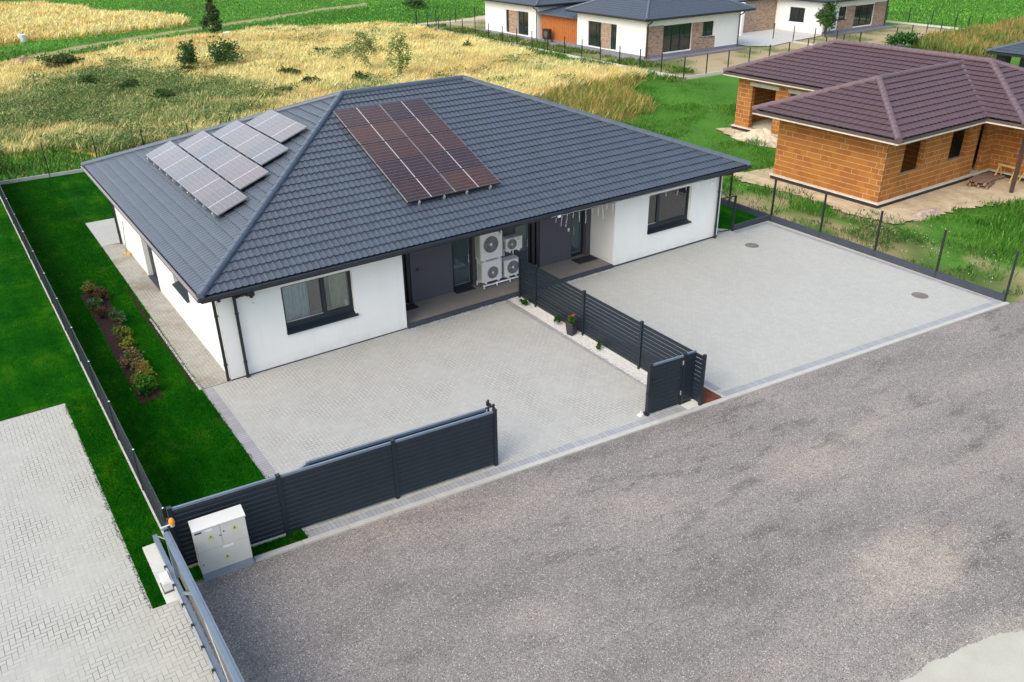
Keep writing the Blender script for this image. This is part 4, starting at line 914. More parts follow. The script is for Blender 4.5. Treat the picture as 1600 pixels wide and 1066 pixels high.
# flower bed shrubs
RED, BUR, DG, YG, GG = [(.30, .08, .05), (.10, .17, .03), (.12, .2, .04)], [(.14, .04, .045), (.05, .08, .02)], [(.04, .10, .035), (.09, .15, .06)], [(.30, .28, .04), (.09, .15, .02)], [(.03, .13, .015), (.08, .2, .02)]
for x, y, rx, ry, h, n, cols, l in ((-2.2, 8.75, .24, .3, .55, 700, RED, 'orange and green shrub at the far end of the flower bed'), (-1.95, 8.1, .22, .3, .5, 600, BUR, 'burgundy red shrub at the far end of the flower bed'),
    (-2.25, 7.6, .2, .28, .4, 500, DG, 'dark blue green shrub beside the burgundy one in the bed'), (-2.25, 6.8, .2, .3, .35, 420, BUR, 'low burgundy ground shrub in the dark mulch'), (-1.95, 5.9, .22, .4, .45, 650, DG, 'grey green shrub on the house side of the bed middle'),
    (-1.98, 4.7, .2, .35, .4, 500, [(.10, .17, .03), (.2, .2, .04)], 'olive green shrub in the middle of the bed'), (-2.0, 3.7, .22, .25, .4, 520, YG, 'yellow leaved shrub in the middle of the flower bed'),
    (-2.2, 2.6, .27, .42, .5, 900, [(.05, .12, .03), (.12, .18, .05), (.35, .15, .12)], 'green rose bush with a few pale blooms in the bed'), (-2.2, 1.5, .3, .42, .5, 1000, [(.09, .17, .02), (.22, .24, .04), (.25, .12, .05)], 'yellow green bush with brownish tips in the bed'), (-2.15, .75, .32, .38, .5, 1000, GG, 'bright green bush at the near end of the flower bed')):
    bush('flower_bed_shrub', l, 'shrub', (x, y, .006), rx*1.2, ry*1.55, h*.85, int(n*1.6), .08, cols, [1]*len(cols), .04, 10, group='shrubs in the flower bed', sr=.01)
# ================================================================ BRICK HOUSE (shell under construction)
def slates(p=.31): return lambda a: np.where(np.mod(np.asarray(a)/p+1e-6, 1) < .16, 0., 1.)
bh = thing('brick_house', 'unfinished orange clay block house with plum brown tiled roofs', 'house', (33, 4, 0))
mb = MB()
ops = [(28.85, 30.4, 1.2, 2.58), (32.5, 33.95, 1.2, 2.58), (34.82, 35.6, .24, 2.6)]
mb.wall('y', -1.64, .25, 27.53, 36.45, .24, 3.05, ops); mb.wall('x', 27.53, .25, -1.64, 4.0, .24, 3.05); mb.wall('y', 4.0, -.25, 27.53, 33.8, .24, 3.05)
mb.wall('x', 33.8, .25, 4.0, 12.1, .24, 3.05, [(9.4, 11.05, .26, 2.6), (6.7, 8.4, .9, 2.6)]); mb.wall('y', 12.1, -.25, 33.8, 41, .24, 3.05); mb.wall('x', 41, -.25, -3.3, 12.1, .24, 3.05)
mb.wall('y', .9, .12, 27.8, 33.7, .24, 3.05); mb.wall('x', 31.4, .12, -1.35, .9, .24, 3.05); mb.wall('x', 36.45, .25, -3.3, -1.64, .24, 3.05); mb.wall('y', -3.3, .25, 36.45, 41, .24, 3.05)
mb.build('wall', BLOCK, bh)
for o in ops[:2]: MB().box(o[0]-.15, -1.655, 2.58, o[1]+.15, -1.40, 2.78).build('lintel', LINT, bh)
MB().box(33.785, 9.2, 2.6, 34.04, 11.25, 2.80).build('lintel', LINT, bh); MB().box(33.785, 6.5, 2.6, 34.04, 8.6, 2.80).build('lintel', LINT, bh)
MB().prism([(27.40, -1.78), (36.32, -1.78), (36.32, -3.42), (41.1, -3.42), (41.1, 12.24), (33.66, 12.24), (33.66, 4.12), (27.40, 4.12)], .175, .235).build('slab', SLABW, bh)
MB().prism([(27.44, -1.74), (36.36, -1.74), (36.36, -3.38), (41.05, -3.38), (41.05, 12.2), (33.7, 12.2), (33.7, 4.08), (27.44, 4.08)], -.3, .175).build('plinth', BLACKM, bh)
kw = dict(course=.385, period=.32, amp=.030, lip=.060, sub=6, scal=0., wave=slates(.32))
def proof(x0, x1, y0, y1, e): 
    rf = hiproof(x0, x1, y0, y1, e, .40, bh, PURP, PURPD, .15, **kw)
    MB().box(x0+.03, y0+.03, e-.16, x1-.03, y1-.03, e-.13).build('soffit', plain('pale_soffit_boards', (.42, .37, .28), .8) if 'pale_soffit_boards' not in bpy.data.materials else bpy.data.materials['pale_soffit_boards'], bh)
    MB().box(x0+.02, y0, e-.17, x1-.02, y0+.03, e).box(x0, y0, e-.17, x0+.03, y1, e).box(x0+.02, y1-.03, e-.17, x1-.02, y1, e).build('fascia', plain('plum_fascia', (.10, .07, .07), .5) if 'plum_fascia' not in bpy.data.materials else bpy.data.materials['plum_fascia'], bh)
    MB().box(x0-.01, y0-.012, e-.19, x1, y0, e-.13).box(x0-.012, y0, e-.19, x0, y1, e-.13).build('trim_board', SLABW, bh)
proof(33.15, 41.55, -4.3, 12.75, 3.25); proof(26.55, 41.0, -2.63, 4.85, 3.25)
v = MB(); v.bar((33.2, -2.60, 3.30), (36.9, 1.05, 4.80), .22, .03); v.build('valley_sheet', PURPD, bh)
MB().box(34.16, -4.02, 0, 34.30, -3.88, 3.08).build('porch_post', BRNW, bh)
def pallet(x, y, z, rz, label):
    t = thing('pallet', label, 'pallet', (x, y, z), rz, 'pallets on the sand by the brick house')
    m_ = MB()
    for i in range(7): m_.box(-.6, -.4+i*.118, .115, .6, -.4+i*.118+.085, .14)
    m_.build('deck', PALL, t, True); m_ = MB()
    for yy in (-.36, 0, .36):
        m_.box(-.6, yy-.05, 0, .6, yy+.05, .02)
        for xx in (-.55, 0, .55): m_.box(xx-.07, yy-.05, .02, xx+.07, yy+.05, .095)
        m_.box(-.6, yy-.045, .096, .6, yy+.045, .114)
    m_.build('runner', PALL, t, True)
pallet(34.3, -2.55, .02, .25, 'weathered pallet lying flat on sand nearest the asphalt road'); pallet(34.25, -2.5, .165, .16, 'weathered pallet on top of the nearest pallet on sand'); pallet(35.55, -2.2, .02, -.1, 'weathered pallet on sand against the brick wall of the porch')
def trestle(x, y, rz, label):
    t = thing('sawhorse', label, 'sawhorse', (x, y, 0), rz, 'timber sawhorses on the building site')
    MB().box(-.5, -.05, .62, .5, .05, .70).build('beam', YWD, t, True)
    for a in (-.4, .4):
        for s in (-1, 1): MB().bar((a, s*.28, 0), (a, s*.02, .64), .06, .04).build('leg', YWD, t, True)
trestle(36.0, -2.75, 1.45, 'yellow timber sawhorse beside the brick porch wall'); trestle(35.7, -3.9, .9, 'yellow timber sawhorse in front of the brown porch post')
t = thing('brick_stack', 'stack of bright orange bricks at the right edge of the building site', 'bricks', (37.6, -4.6, 0)); m_ = MB()
for k in range(5):
    for i in range(4):
        for j in range(3): m_.box(37.3+i*.26, -4.9+j*.26, .02+k*.22, 37.3+i*.26+.25, -4.9+j*.26+.25, .02+k*.22+.212)
m_.build('bricks', plain('fresh_orange_brick', (.62, .17, .03), .85, var=.2, scale=4), t)
def heap(name, cx, cy, rx, ry, h, mt, label, cat, rz=0., kind=None):
    n, k = 40, 14; vs = [(cx, cy, h)]; fs = []; c_, s_ = math.cos(rz), math.sin(rz)
    for j in range(1, k+1):
        for i in range(n):
            a = 2*math.pi*i/n; r = j/k; p = np.array([[math.cos(a)*r*3+cx, math.sin(a)*r*3+cy]])
            q = fnoise(p, 1.6)[0]; z = h*(math.cos(r*math.pi)*.5+.5)*(.55+.9*q) - .06*(r > .98); x, y = math.cos(a)*r*rx*(.8+.4*q), math.sin(a)*r*ry*(.8+.4*q)
            vs.append((cx+x*c_-y*s_, cy+x*s_+y*c_, z))
    for i in range(n): fs.append((0, 1+i, 1+(i+1) % n))
    for j in range(k-1):
        for i in range(n): fs.append((1+j*n+i, 1+(j+1)*n+i, 1+(j+1)*n+(i+1) % n, 1+j*n+(i+1) % n))
    o = MB().add(vs, fs).build(name, mt); tag(o, label, cat); return o
RUB = soil('pale_rubble', (.42, .36, .25), (.70, .62, .48), 3)
heap('rubble_pile', 33.0, 9.4, 1.0, 2.0, .55, RUB, 'pale sand and rubble pile below the opening of the brick house', 'rubble')
heap('rubble_pile', 28.6, -3.3, 1.2, .45, .16, soil('pinkish_rubble', (.30, .22, .17), (.60, .48, .40), 5), 'flat pinkish rubble heap at the near corner of the brick house', 'rubble')
heap('dirt_mound', 2.6, 64.9, 2.2, 1.7, .8, soil('brown_mound', (.30, .20, .13), (.50, .38, .27), 2), 'bare brown dirt mound in the far golden meadow', 'mound')
# ================================================================ FAR WHITE HOUSES
def opening(parent, axis, c, a0, a1, z0, z1, divs=(), d=.10, sg=1):
    """glazing set back d behind face axis=c (sg +1: wall body towards +axis)"""
    P = (lambda a, e, z: (c+sg*e, a, z)) if axis == 'x' else (lambda a, e, z: (a, c+sg*e, z)); t = .07
    def bx(m_, aa, ab, za, zb, e0, e1): p, q = P(aa, e0, za), P(ab, e1, zb); m_.box(p[0], p[1], p[2], q[0], q[1], q[2])
    m_ = MB(); bx(m_, a0, a1, z0, z0+t, d, d+.08); bx(m_, a0, a1, z1-t, z1, d, d+.08); bx(m_, a0, a0+t, z0+t, z1-t, d, d+.08); bx(m_, a1-t, a1, z0+t, z1-t, d, d+.08)
    for x in divs: bx(m_, x-.05, x+.05, z0+t, z1-t, d, d+.08)
    o = m_.build('window', ANTH, parent); m_ = MB(); bx(m_, a0+t, a1-t, z0+t, z1-t, d+.04, d+.06); m_.build('pane', GLD, o)
    return o
def far_sill(o, axis, c, a0, a1, z):
    m_ = MB()
    if axis == 'x': m_.box(c-.06, a0-.05, z-.05, c+.1, a1+.05, z)
    else: m_.box(a0-.05, c-.06, z-.05, a1+.05, c+.1, z)
    m_.build('sill', ANTH, o)
def brickpatch(parent, axis, c, a0, a1, z0, z1, d=.012):
    m_ = MB()
    if axis == 'x': m_.box(c-d, a0, z0, c+.0, a1, z1)
    else: m_.box(a0, c-d, z0, a1, c+.0, z1)
    m_.build('brick_cladding', BRK, parent)
fk = dict(course=.37, period=.28, amp=.03, lip=.03, sub=5, scal=.0)
def froof(h_, x0, x1, y0, y1, e, tan=.40):
    hiproof(x0, x1, y0, y1, e, tan, h_, ROOF, ROOFD, **fk)
    MB().box(x0+.02, y0+.02, e-.17, x1-.02, y1-.02, e-.12).build('soffit', GUT, h_)
    gutter(h_, [(x0-.05, y0-.05, e-.05), (x1+.05, y0-.05, e-.05)], .08); gutter(h_, [(x0-.05, y0-.05, e-.05), (x0-.05, y1+.05, e-.05)], .08); gutter(h_, [(x1+.05, y0-.05, e-.05), (x1+.05, y1, e-.05)], .08)
def fpipe(h_, x, y, e, dx, dy):
    MB().tube([(x+dx*.55, y+dy*.55, e-.1), (x+dx*.5, y+dy*.5, e-.3), (x+dx*.08, y+dy*.08, e-.5), (x+dx*.08, y+dy*.08, .1)], .05, 8).build('downpipe', GUT, h_)
A = thing('white_house', 'white bungalow with brick panels and grey hipped roof, right of the orange garage', 'house', (52, 38, 0))
mb = MB(); ao = [(39.85, 41.7, .38, 2.53), (37.75, 38.6, .38, 2.53)]; so_ = [(48.85, 52.3, .40, 2.62), (53.65, 55.05, 1.32, 2.58)]
mb.wall('x', 46.85, .3, 33.95, 43.3, .0, 3.2, ao); mb.wall('y', 33.95, .3, 46.85, 58.45, .0, 3.2, so_); mb.wall('x', 58.45, -.3, 33.95, 43.3, 0, 3.2); mb.wall('y', 43.3, -.3, 46.85, 58.45, 0, 3.2); mb.build('wall', WHITE, A)
brickpatch(A, 'x', 46.85, 38.6, 39.85, .38, 2.53); brickpatch(A, 'y', 33.95, 46.86, 48.85, .3, 2.68); brickpatch(A, 'y', 33.95, 52.3, 53.65, .3, 2.6); brickpatch(A, 'y', 33.95, 53.65, 55.3, .3, 1.28)
opening(A, 'x', 46.85, *ao[0], divs=(40.3,)); opening(A, 'x', 46.85, *ao[1]); opening(A, 'y', 33.95, *so_[0], divs=(50.0, 51.0)); o = opening(A, 'y', 33.95, *so_[1], divs=(54.2,)); far_sill(o, 'y', 33.95, 53.65, 55.05, 1.3)
MB().box(46.78, 33.88, -.1, 58.5, 33.95, .30).box(46.78, 33.88, -.1, 46.85, 44, .30).build('plinth', TERR, A); MB().box(46.2, 32.9, -.1, 58.4, 33.88, .08).box(46.2, 33.88, -.1, 46.78, 50, .08).build('terrace', TERR, A)
froof(A, 46.2, 59.55, 33.3, 44.2, 3.35); fpipe(A, 46.95, 33.95, 3.35, 0, -1); fpipe(A, 58.3, 33.95, 3.35, 0, -1)
MB().box(46.9, 33.75, 0, 47.05, 33.86, .25).build('drain', REDM, A)
A2 = thing('white_house', 'white bungalow with grey roof behind the golden meadow, left of the orange garage', 'house', (52, 55, 0))
mb = MB(); ao = [(55.08, 55.65, .22, 2.42), (51.62, 53.5, .22, 2.44)]
mb.wall('x', 47.2, .3, 50, 59.6, 0, 3.2, ao); mb.wall('y', 50, .3, 47.2, 57, 0, 3.2); mb.wall('y', 59.6, -.3, 47.2, 57, 0, 3.2); mb.wall('x', 57, -.3, 50, 59.6, 0, 3.2); mb.build('wall', WHITE, A2)
brickpatch(A2, 'x', 47.2, 53.5, 55.08, .22, 2.42); opening(A2, 'x', 47.2, *ao[0]); opening(A2, 'x', 47.2, *ao[1], divs=(52.65,)); froof(A2, 46.5, 57.7, 49.3, 60.3, 3.3); fpipe(A2, 47.2, 50.1, 3.3, -1, 0)
MB().box(46.6, 50, -.1, 47.2, 59.7, .12).build('terrace', TERR, A2)
G = thing('garage', 'flat orange clad garage between the two far white bungalows', 'garage', (49, 47, 0))
MB().box(47.4, 43.62, .22, 52, 49.68, 2.5).build('wall', ORNG, G); m_ = MB(); m_.add([(46.9, 43.4, 2.5), (52, 43.4, 3.05), (52, 49.95, 3.05), (46.9, 49.95, 2.5), (46.9, 43.4, 2.6), (52, 43.4, 3.15), (52, 49.95, 3.15), (46.9, 49.95, 2.6)], [(0,3,2,1),(4,5,6,7),(0,1,5,4),(1,2,6,5),(2,3,7,6),(3,0,4,7)])
for y in np.arange(43.6, 49.9, .45): m_.bar((46.95, y, 2.62), (51.9, y, 3.16), .04, .05)
m_.build('roof', ROOFD, G); MB().box(47.3, 43.62, -.1, 52, 49.68, .22).build('plinth', TERR, G)
m_ = MB()
for y in np.arange(43.8, 49.6, .3): m_.box(47.385, y, .24, 47.4, y+.012, 2.48)
m_.build('groove', plain('cladding_joint', (.22, .07, .015), .7), G)
t = thing('heat_pump', 'black heat pump unit in front of the orange garage', 'heat pump', (46.8, 47.9, 0)); MB().box(46.6, 47.4, .32, 46.95, 48.4, 1.25).build('casing', DARK, t)
MB().cyl((46.6, 47.9, .78), (46.58, 47.9, .78), .3, 20).build('fan', ACG, t); MB().box(46.6, 47.5, 0, 46.95, 47.56, .32).box(46.6, 48.25, 0, 46.95, 48.31, .32).build('leg', STEEL, t)
B = thing('white_house', 'farthest white bungalow with brick panels behind the small round tree', 'house', (76, 37, 0))
mb = MB(); ao = [(36.62, 38.48, 1.05, 2.36)]; so_ = [(73.35, 74.6, 1.27, 2.48), (76.0, 79.2, .40, 2.44)]
mb.wall('x', 71.1, .3, 34.2, 40.25, 0, 3.1, ao); mb.wall('y', 34.2, .3, 71.1, 81.5, 0, 3.1, so_); mb.wall('x', 81.5, -.3, 34.2, 44, 0, 3.1); mb.wall('y', 44, -.3, 66, 81.5, 0, 3.1); mb.build('wall', WHITE, B)
mb = MB(); mb.wall('y', 40.3, .3, 66.0, 71.1, 0, 3.1); mb.build('brick_cladding', BRK, B); MB().box(64.7, 39.2, 0, 65.05, 39.55, 3.1).build('porch_column', WHITE, B)
brickpatch(B, 'y', 34.2, 73.3, 76.0, .2, 1.25); brickpatch(B, 'y', 34.2, 74.6, 76.0, 1.25, 2.5); brickpatch(B, 'y', 34.2, 79.2, 81.45, .2, 2.55)
o = opening(B, 'x', 71.1, *ao[0], divs=(37.4,)); far_sill(o, 'x', 71.1, 36.62, 38.48, 1.05); o = opening(B, 'y', 34.2, *so_[0]); far_sill(o, 'y', 34.2, 73.35, 74.6, 1.27); opening(B, 'y', 34.2, *so_[1], divs=(77.2, 78.4))
froof(B, 70.4, 82.3, 33.4, 44.8, 3.25); MB().box(64.3, 40, 3.05, 71, 44.8, 3.2).build('roof', GUT, B); fpipe(B, 71.4, 34.2, 3.25, 0, -1); fpipe(B, 81.4, 34.2, 3.25, 0, -1)
MB().box(71.0, 33.1, -.1, 82, 34.13, .10).box(71.05, 34.13, -.1, 81.6, 34.2, .3).build('terrace', TERR, B)
struct('paved_apron', MB().sheet([(59.7, 34.0), (61.4, 32.4), (65.2, 33.2), (71.0, 34.0), (71.0, 45), (60, 45)], .01), plain('pale_apron', (.50, .51, .49), .9, var=.06))
wirefence('yard_fence', 'thin wire fence on a white kerb around the yard of the far white bungalows', [(43.1, 67.6), (43.1, 25.55), (64.9, 25.6)], 1.6, .14, CONCW, 2.42, (43, 45, 0), None, .1, 3, .065)
wirefence('yard_fence', 'short wire fence along the earth path beside the far left bungalow', [(43.4, 68.3), (53.5, 67.6)], 1.5, .08, CONC, 2.42, (46, 68, 0), None, .08, 3, .065)
wirefence('yard_fence', 'thin wire fence on a white kerb around the farthest bungalow plot', [(70.2, 25.5), (85.3, 25.8), (85.5, 36.6)], 1.6, .14, CONCW, 2.45, (85, 26, 0), None, .1, 3, .065)
wirefence('yard_fence', 'short wire fence between the two plots in front of the pale paved apron', [(64.9, 35.2), (65.0, 25.7)], 1.5, .12, CONC, 2.4, (65, 31, 0), None, .08, 3, .065)
cp = thing('carport', 'dark tiled carport roof on thick posts at the right edge', 'carport', (58.5, 7.2, 0)); hiproof(55.9, 61.4, 4.0, 9.7, 2.6, .36, cp, ROOF, ROOFD, **fk); MB().box(55.93, 4.03, 2.44, 61.37, 9.67, 2.58).build('soffit', DARK, cp)
for x, y in ((56.5, 4.6), (60.8, 4.6), (56.9, 8.9), (60.8, 9.1)): MB().box(x-.35, y-.35, -.1, x+.35, y+.35, 2.44).build('post', DARK, cp)
# ================================================================ PLANTS IN THE FIELDS
DK = [(.035, .085, .03), (.06, .13, .04), (.10, .18, .06)]; WD = [(.08, .15, .04), (.15, .23, .06), (.24, .26, .09)]
def fb(name, label, cat, x, y, rx, h, n, size, cols, **k): return bush(name, label, cat, (x, y, -.05), rx, rx, h, n, size, cols, [1]*len(cols), **k)
fb('conifer_tree', 'dark pointed young conifer standing by the earth track', 'tree', 21.8, 72.9, 1.6, 4.5, 2300, .26, DK, z0=.1, clumps=26, conic=.85, sr=.08, branches=8, spread=.26)
fb('meadow_bush', 'upright dark green forked bush in the golden meadow left of the wide one', 'bush', 13.9, 54.1, 1.0, 2.7, 1300, .20, DK, z0=.1, clumps=16, sr=.04)
fb('meadow_bush', 'wide dark green bush in the golden meadow below the conifer', 'bush', 16.6, 52.8, 1.75, 2.5, 2000, .20, DK, z0=.1, clumps=18, sr=.05)
fb('meadow_bush', 'low wide olive bush beside the brown dirt mound', 'bush', 5.3, 61.6, 1.9, 1.4, 1600, .22, [(.05, .085, .03), (.10, .14, .05)], clumps=18)
fb('meadow_bush', 'small dark bush alone in the golden meadow above the solar roof', 'bush', 25.8, 53.8, .8, .95, 500, .18, DK, clumps=9)
fb('meadow_bush', 'small thin dark shrub in the golden field near the far fence', 'bush', 38.0, 48.6, .55, 1.1, 300, .16, DK, clumps=7)
fb('tall_weed', 'tall loose sapling weed left of the pair above the roof ridge', 'weed', 24.9, 43.0, 1.3, 3.6, 1900, .14, [(.12, .20, .05), (.20, .27, .08), (.34, .36, .14)], z0=.1, clumps=34, spread=.2, sr=.025)
fb('tall_weed', 'tall leafy sapling weed right of the pair above the roof ridge', 'weed', 26.0, 39.2, 1.15, 3.7, 1900, .14, [(.11, .20, .04), (.19, .29, .06), (.34, .37, .14)], z0=.1, clumps=34, spread=.2, sr=.025)
fb('meadow_bush', 'green bush behind the back fence at the left picture edge', 'bush', -3.3, 28.2, 1.0, 1.9, 1500, .13, [(.06, .12, .03), (.12, .20, .05)], clumps=14, sr=.03)
fb('meadow_bush', 'round green bush beside the ochre weeds near the far plot', 'bush', 69.4, 24.3, 1.5, 1.5, 900, .26, [(.03, .10, .02), (.05, .15, .03)], clumps=12)
fb('meadow_bush', 'dark low bush in the green field beyond the earth path', 'bush', 52.5, 84.5, 2.2, 1.6, 900, .3, DK, clumps=12)
for i, (x, y, r, h, l) in enumerate([(5.6, 50.8, .9, 1.0, 'dark weed clump in the weedy meadow patch farthest to the left'), (7.6, 47.2, 1.1, 1.1, 'dark weed clump at the centre of the weedy meadow patch'), (8.8, 41.2, 1.1, 1.0, 'dark weed clump in the meadow nearest the back fence'), (13.0, 51.2, 1.0, .9, 'dark weed clump below the upright forked bush'), (19.4, 45.4, 1.0, .9, 'dark weed clump left of the roof ridge'), (19.0, 40.3, .9, .8, 'dark weed clump close above the pale solar panels'), (16.2, 38.7, .8, .8, 'dark weed clump just above the upper solar row'), (22.6, 38.9, .9, 1.0, 'dark green weed clump close above the roof hip')]):
    fb('weed_clump', l, 'weeds', x, y, r, h, 700, .19, [(.03, .075, .025), (.06, .115, .035), (.12, .16, .05)], stem=False, clumps=12, group='dark weed clumps in the meadow')
T = bush('young_tree', 'small round young tree with open crown at the corner of the farthest bungalow', 'tree', (70.3, 33.2, -.05), 1.55, 1.4, 3.3, 1500, .24, [(.03, .09, .02), (.06, .14, .035), (.10, .19, .06)], [1, 1, 1], .6, 24, sr=.09, branches=9, spread=.27)
for x, y, h, l in ((5.0, 83.3, .75, 'white plastic marker tub at the edge of the upper golden field'), (22.9, 72.0, .65, 'white plastic marker tub beside the dark conifer')):
    t = thing('marker_tub', l, 'tub', (x, y, 0)); MB().cyl((x, y, -.05), (x, y, h-.08), .30, 14, .36).build('body', PLW, t); MB().cyl((x, y, h-.08), (x, y, h), .40, 14, .40).build('rim', PLW, t)
# ================================================================ GRASS
GOLD = [(.90, .77, .34), (.82, .68, .26), (.98, .90, .55), (.70, .55, .24), (.62, .62, .22), (.34, .42, .11)]
def zone(z, n, wob=2.5):
    b = np.array(ZG[z]); P = rpts(n, b[:, 0].min()-1, b[:, 0].max()+1, b[:, 1].min()-1, b[:, 1].max()+1)
    Q = P + wob*(np.c_[fnoise(P, .3), fnoise(P+91, .3)]-.5); return P[inpoly(Q, ZG[z])]
def soft(P, z, r, n=10):
    a = np.zeros(len(P))
    for i in range(n): a += inpoly(P + RNG.normal(0, r, 2), ZG[z])
    return a/n
def meadow(name, P, h, wd, label, bias, lean=(.28, -.12)):
    k = fnoise(P, .14); k2 = fnoise(P+57, .6); k3 = fnoise(P+11, 1.7); g = np.clip((k*.45+k2*.35+k3*.2 - .52 + bias)*5, 0, 1)
    n = len(P); c1 = palette(n, GOLD, [4, 4, 3.5, 2, 2, .8], .2)*np.where((fnoise(P+203, .3) > .55)[:, None], np.array([[.94, .86, .80]]), 1.)
    c2 = palette(n, [(.075, .15, .035), (.14, .25, .06), (.26, .34, .11), (.46, .47, .20), (.66, .58, .30)], [2, 3, 3, 2.4, 2.2], .25)
    t = (RNG.random(n) < g)[:, None]; c = np.where(t, c2, c1)*(.82+.36*k2)[:, None]
    hh = h*(.55+.9*k2)*np.where(t[:, 0], .85, 1.)
    o = blades(name, P, -.05, hh, wd, np.clip(c, 0, 1), lean, .75); o['label'] = label; return o
P = zone('goldB', 560000); near = P[:, 1] < 50; P = P[near | (RNG.random(len(P)) < .55)]; near = P[:, 1] < 50
ww = soft(P, 'weed', 3.2); lf = np.clip((24-P[:, 0])/16, 0, 1)*np.clip((58-P[:, 1])/16, 0, 1)
bias = .015 + .30*ww + .13*lf; sel = ww > .5
meadow('dry_grass', P[~sel & near], .58, .052, 'golden dry meadow grass behind the back fence', bias[~sel & near])
meadow('dry_grass', P[~sel & ~near], .62, .085, 'golden dry meadow grass in front of the earth track', bias[~sel & ~near]-.04)
meadow('weedy_grass', P[sel], .52, .062, 'green and tan weeds in the meadow behind the back fence', bias[sel])
P = zone('goldA', 80000); meadow('dry_grass', P, .7, .15, 'golden dry grass beyond the earth track', np.full(len(P), -.12))
# broad leaved weeds scattered in patches through the meadow
P = zone('goldB', 26000); ww = soft(P, 'weed', 3.5); k = fnoise(P+77, .45); P = P[k + .22*ww + .06*np.clip((22-P[:, 0])/14, 0, 1) > .66]
Q = np.repeat(np.c_[P, np.zeros(len(P))], 14, axis=0); Q += RNG.normal(0, 1, Q.shape)*[.22, .22, 0]; Q[:, 2] = RNG.uniform(.1, .75, len(Q))*np.repeat(fnoise(P, .7)+.4, 14)
o = leaves(Q, .13, palette(len(Q), [(.065, .14, .04), (.12, .22, .06), (.20, .29, .10), (.34, .37, .16)], [3, 3, 2, 1], .3), 'broad_weeds', None); o['kind'] = 'stuff'; o['label'] = 'dark green broad leaved weeds patched through the meadow'
P = zone('brown', 14000, 5.); o = blades('dry_grass', P, -.05, .42+.5*fnoise(P, .5), .045, palette(len(P), [(.46, .34, .10), (.34, .27, .08), (.16, .24, .05), (.10, .19, .04), (.62, .48, .2)], [2, 2, 2.2, 1.6, 1]), (.2, -.1), .8); o['label'] = 'brownish dry grass patch behind the right end of the roof'
P = zone('ochre', 26000); k = fnoise(P, .25); o = blades('dry_grass', P, -.05, .9, .12, np.where((k > .54)[:, None], palette(len(P), [(.40, .30, .10), (.30, .25, .08), (.18, .20, .05)], [1, 1, .7]), palette(len(P), [(.12, .19, .04), (.26, .25, .08)], [1.3, 1])), (.2, 0)); o['label'] = 'ochre weeds beside the farthest bungalow plot'
ALLZ = [z for z in ZG if z not in ('weed',)]
def outside(P, wob=0.):
    k = np.zeros(len(P), bool); Q = P + wob*(np.c_[fnoise(P, .7), fnoise(P+41, .7)]-.5)
    for z in ALLZ: k |= inpoly(Q, ZG[z])
    return P[~k]
def hgr(P): return ~((P[:, 0] > 27.3) & (P[:, 0] < 41.2) & (P[:, 1] > -3.6) & (P[:, 1] < 12.3) & ~((P[:, 0] < 33.6) & (P[:, 1] > 4.2)))
P = outside(rpts(105000, xr(0)+.1, 43, -10.6, 28), 2.2); P = P[hgr(P) & (P[:, 0] > 22.45+.024*(P[:, 1]+9.9)) & (P[:, 1] > ycu(25)-.0-.10*(P[:, 0]-25)+.3)]
P = P[~((P[:, 0] < 27) & (P[:, 1] < 4) & (fnoise(P, .6) > .53) & (RNG.random(len(P)) < .88))]; k = fnoise(P, .45); k2 = fnoise(P+31, 1.3); tall = np.clip((k-.38)*3, .12, 1.)
c = palette(len(P), [(.035, .14, .015), (.07, .22, .025), (.12, .29, .04), (.24, .33, .08)], [3, 4, 2.4, 1])*(.75+.5*k2)[:, None]
o = blades('tall_grass', P, -.05, .42*tall, .032, c, (.1, 0), .6); o['label'] = 'lush green grass around the brick house'
P = np.r_[zone('bare', 9000), zone('sand', 6500), rpts(4200, 22.7, 26.8, -9.6, 3.5)]; P = P[hgr(P)]; k = fnoise(P, .9); P = P[k > np.where(P[:, 0] < 25.8, .53, .575)]
o = blades('sparse_grass', P, -.02, .20, .03, palette(len(P), [(.04, .13, .02), (.10, .19, .04)], [1, 1]), (0, 0), .7); o['label'] = 'sparse green tufts on the sandy ground'
P = rpts(520, 22.8, 27, -9.5, 4); k = fnoise(P, .8); P = P[(k > .56) & hgr(P)]; o = blades('meadow_flowers', P, .18, .04, .032, palette(len(P), [(.8, .8, .74), (.75, .72, .3)], [4, 1]), (0, 0), 1.); o['label'] = 'tiny white meadow flowers along the boundary fence'
P = np.r_[outside(rpts(60000, -12, 62, 26.2, 76)), outside(rpts(9000, -12, 8, 26, 34))]; P = P[~((P[:, 0] > 42.9) & (P[:, 1] < 68))]; o = blades('field_grass', P, -.05, .28, .07, palette(len(P), [(.04, .14, .018), (.08, .22, .03), (.15, .29, .05), (.4, .36, .13)], [3, 4, 2, .7]), (.1, 0), .6); o['label'] = 'green grass between the golden meadow patches'
P = np.r_[outside(rpts(50000, 0, 90, 68, 135)), zone('mown', 16000), zone('farfield', 14000), zone('track', 2600, 4.)]; k = fnoise(P, .12)
o = blades('field_grass', P, -.05, .20, .16, palette(len(P), [(.06, .21, .025), (.11, .31, .04), (.20, .38, .06)], [3, 3, 2])*(.7+.6*k)[:, None], (.1, 0), .6); o['label'] = 'green grass of the far field'
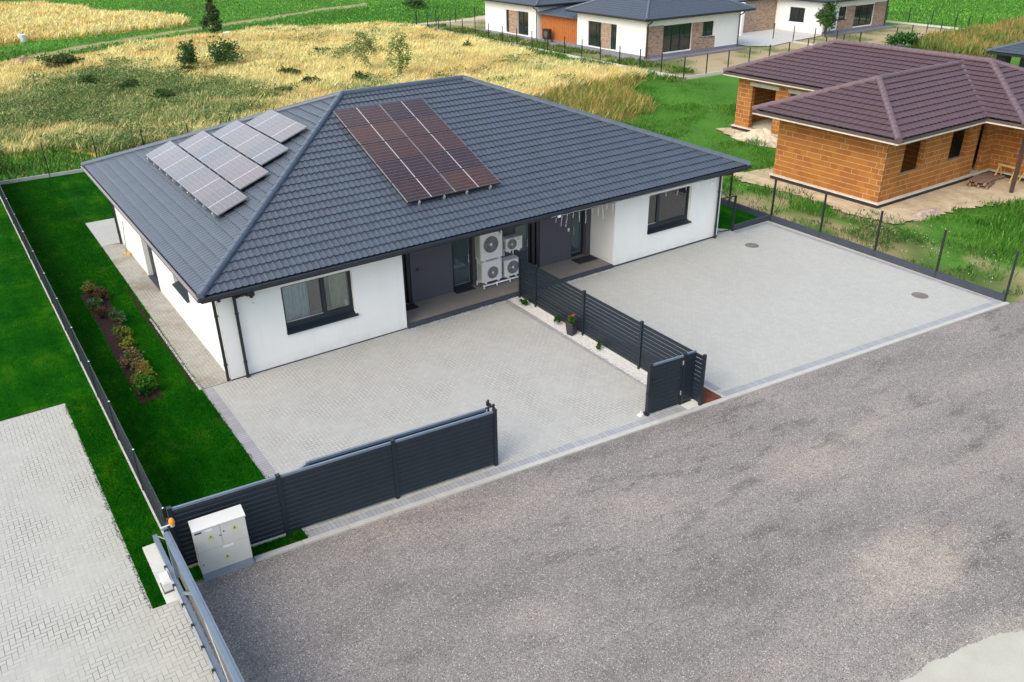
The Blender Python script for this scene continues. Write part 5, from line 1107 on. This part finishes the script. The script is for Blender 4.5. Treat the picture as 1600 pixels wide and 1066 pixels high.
P = zone('yardA', 7000); k = fnoise(P, .35); P = P[(k > .52) & ~((P[:, 0] > 46) & (P[:, 1] > 32.8))]; o = blades('sparse_grass', P, -.05, .16, .07, palette(len(P), [(.07, .14, .03), (.2, .22, .08)], [1, 1]), (0, 0), .6); o['label'] = 'sparse grass in the yards of the far bungalows'
P = np.r_[rpts(9000, 43.2, 46.2, 26, 67), rpts(5000, 41.2, 43.0, 25, 66)]; k = fnoise(P, .5); P = P[k > .45]; o = blades('sparse_grass', P, -.05, .3, .07, palette(len(P), [(.05, .13, .02), (.10, .19, .035), (.3, .28, .1)], [2, 2, .6]), (.1, 0), .6); o['label'] = 'green grass along the white kerb of the far yard'
# mown lawns: short blades, ragged along the paving
def lawnblades(name, P, label):
    k = fnoise(P, .5); dry = (fnoise(P+300, .9) > .70) & (RNG.random(len(P)) < .45); c = palette(len(P), [(.002, .062, .001), (.006, .10, .002), (.05, .16, .004)], [3, 4, 1.3])*(.6+.8*k)[:, None]; c[dry] = palette(int(dry.sum()), [(.10, .15, .02), (.16, .17, .05)], [2, 1])
    o = blades(name, P, -.008, .045, .014, c, (0, 0), .8); o['label'] = label
bed = [(-2.53, .2), (-1.93, .2), (-1.74, 9.1), (-2.5, 9.0)]
P = rpts(90000, -3.38, -.86, -7.1, 25.8); P = P[~inpoly(P, bed)]; P = P[P[:, 0] < -.965 + .10*fnoise(P, 3.)]; P = P[P[:, 1] > yfr(0)-KF*0+.12-KF*P[:, 0]*-1*1] if False else P[P[:, 1] > -7.0]
lawnblades('lawn_grass', np.r_[P, rpts(9000, -.93, 1.2, 17.12, 25.8), rpts(1500, 19.45, 22.5, .2, 6)], 'short dark green mown lawn beside the house')
P = rpts(62000, -12, -3.47, 1.40, 22); P = P[P[:, 1] > 1.50 - .10*fnoise(P, 3.)]; Q = rpts(12000, -4.28, -3.47, -7.74, 1.5); Q = Q[Q[:, 0] > -4.16 - .12*fnoise(Q, 3.)]; lawnblades('lawn_grass', np.r_[P, Q], 'short green mown lawn of the neighbour plot')
P = rpts(5200, -3.2, -.93, -7.75, -7.0); P = P[(P[:, 1] > ycu(0)+KF*P[:, 0]+.15) & (P[:, 1] < yfr(0)+KF*P[:, 0]-.02)]; lawnblades('lawn_grass', P, 'narrow grass strip between the street fence and the kerb')
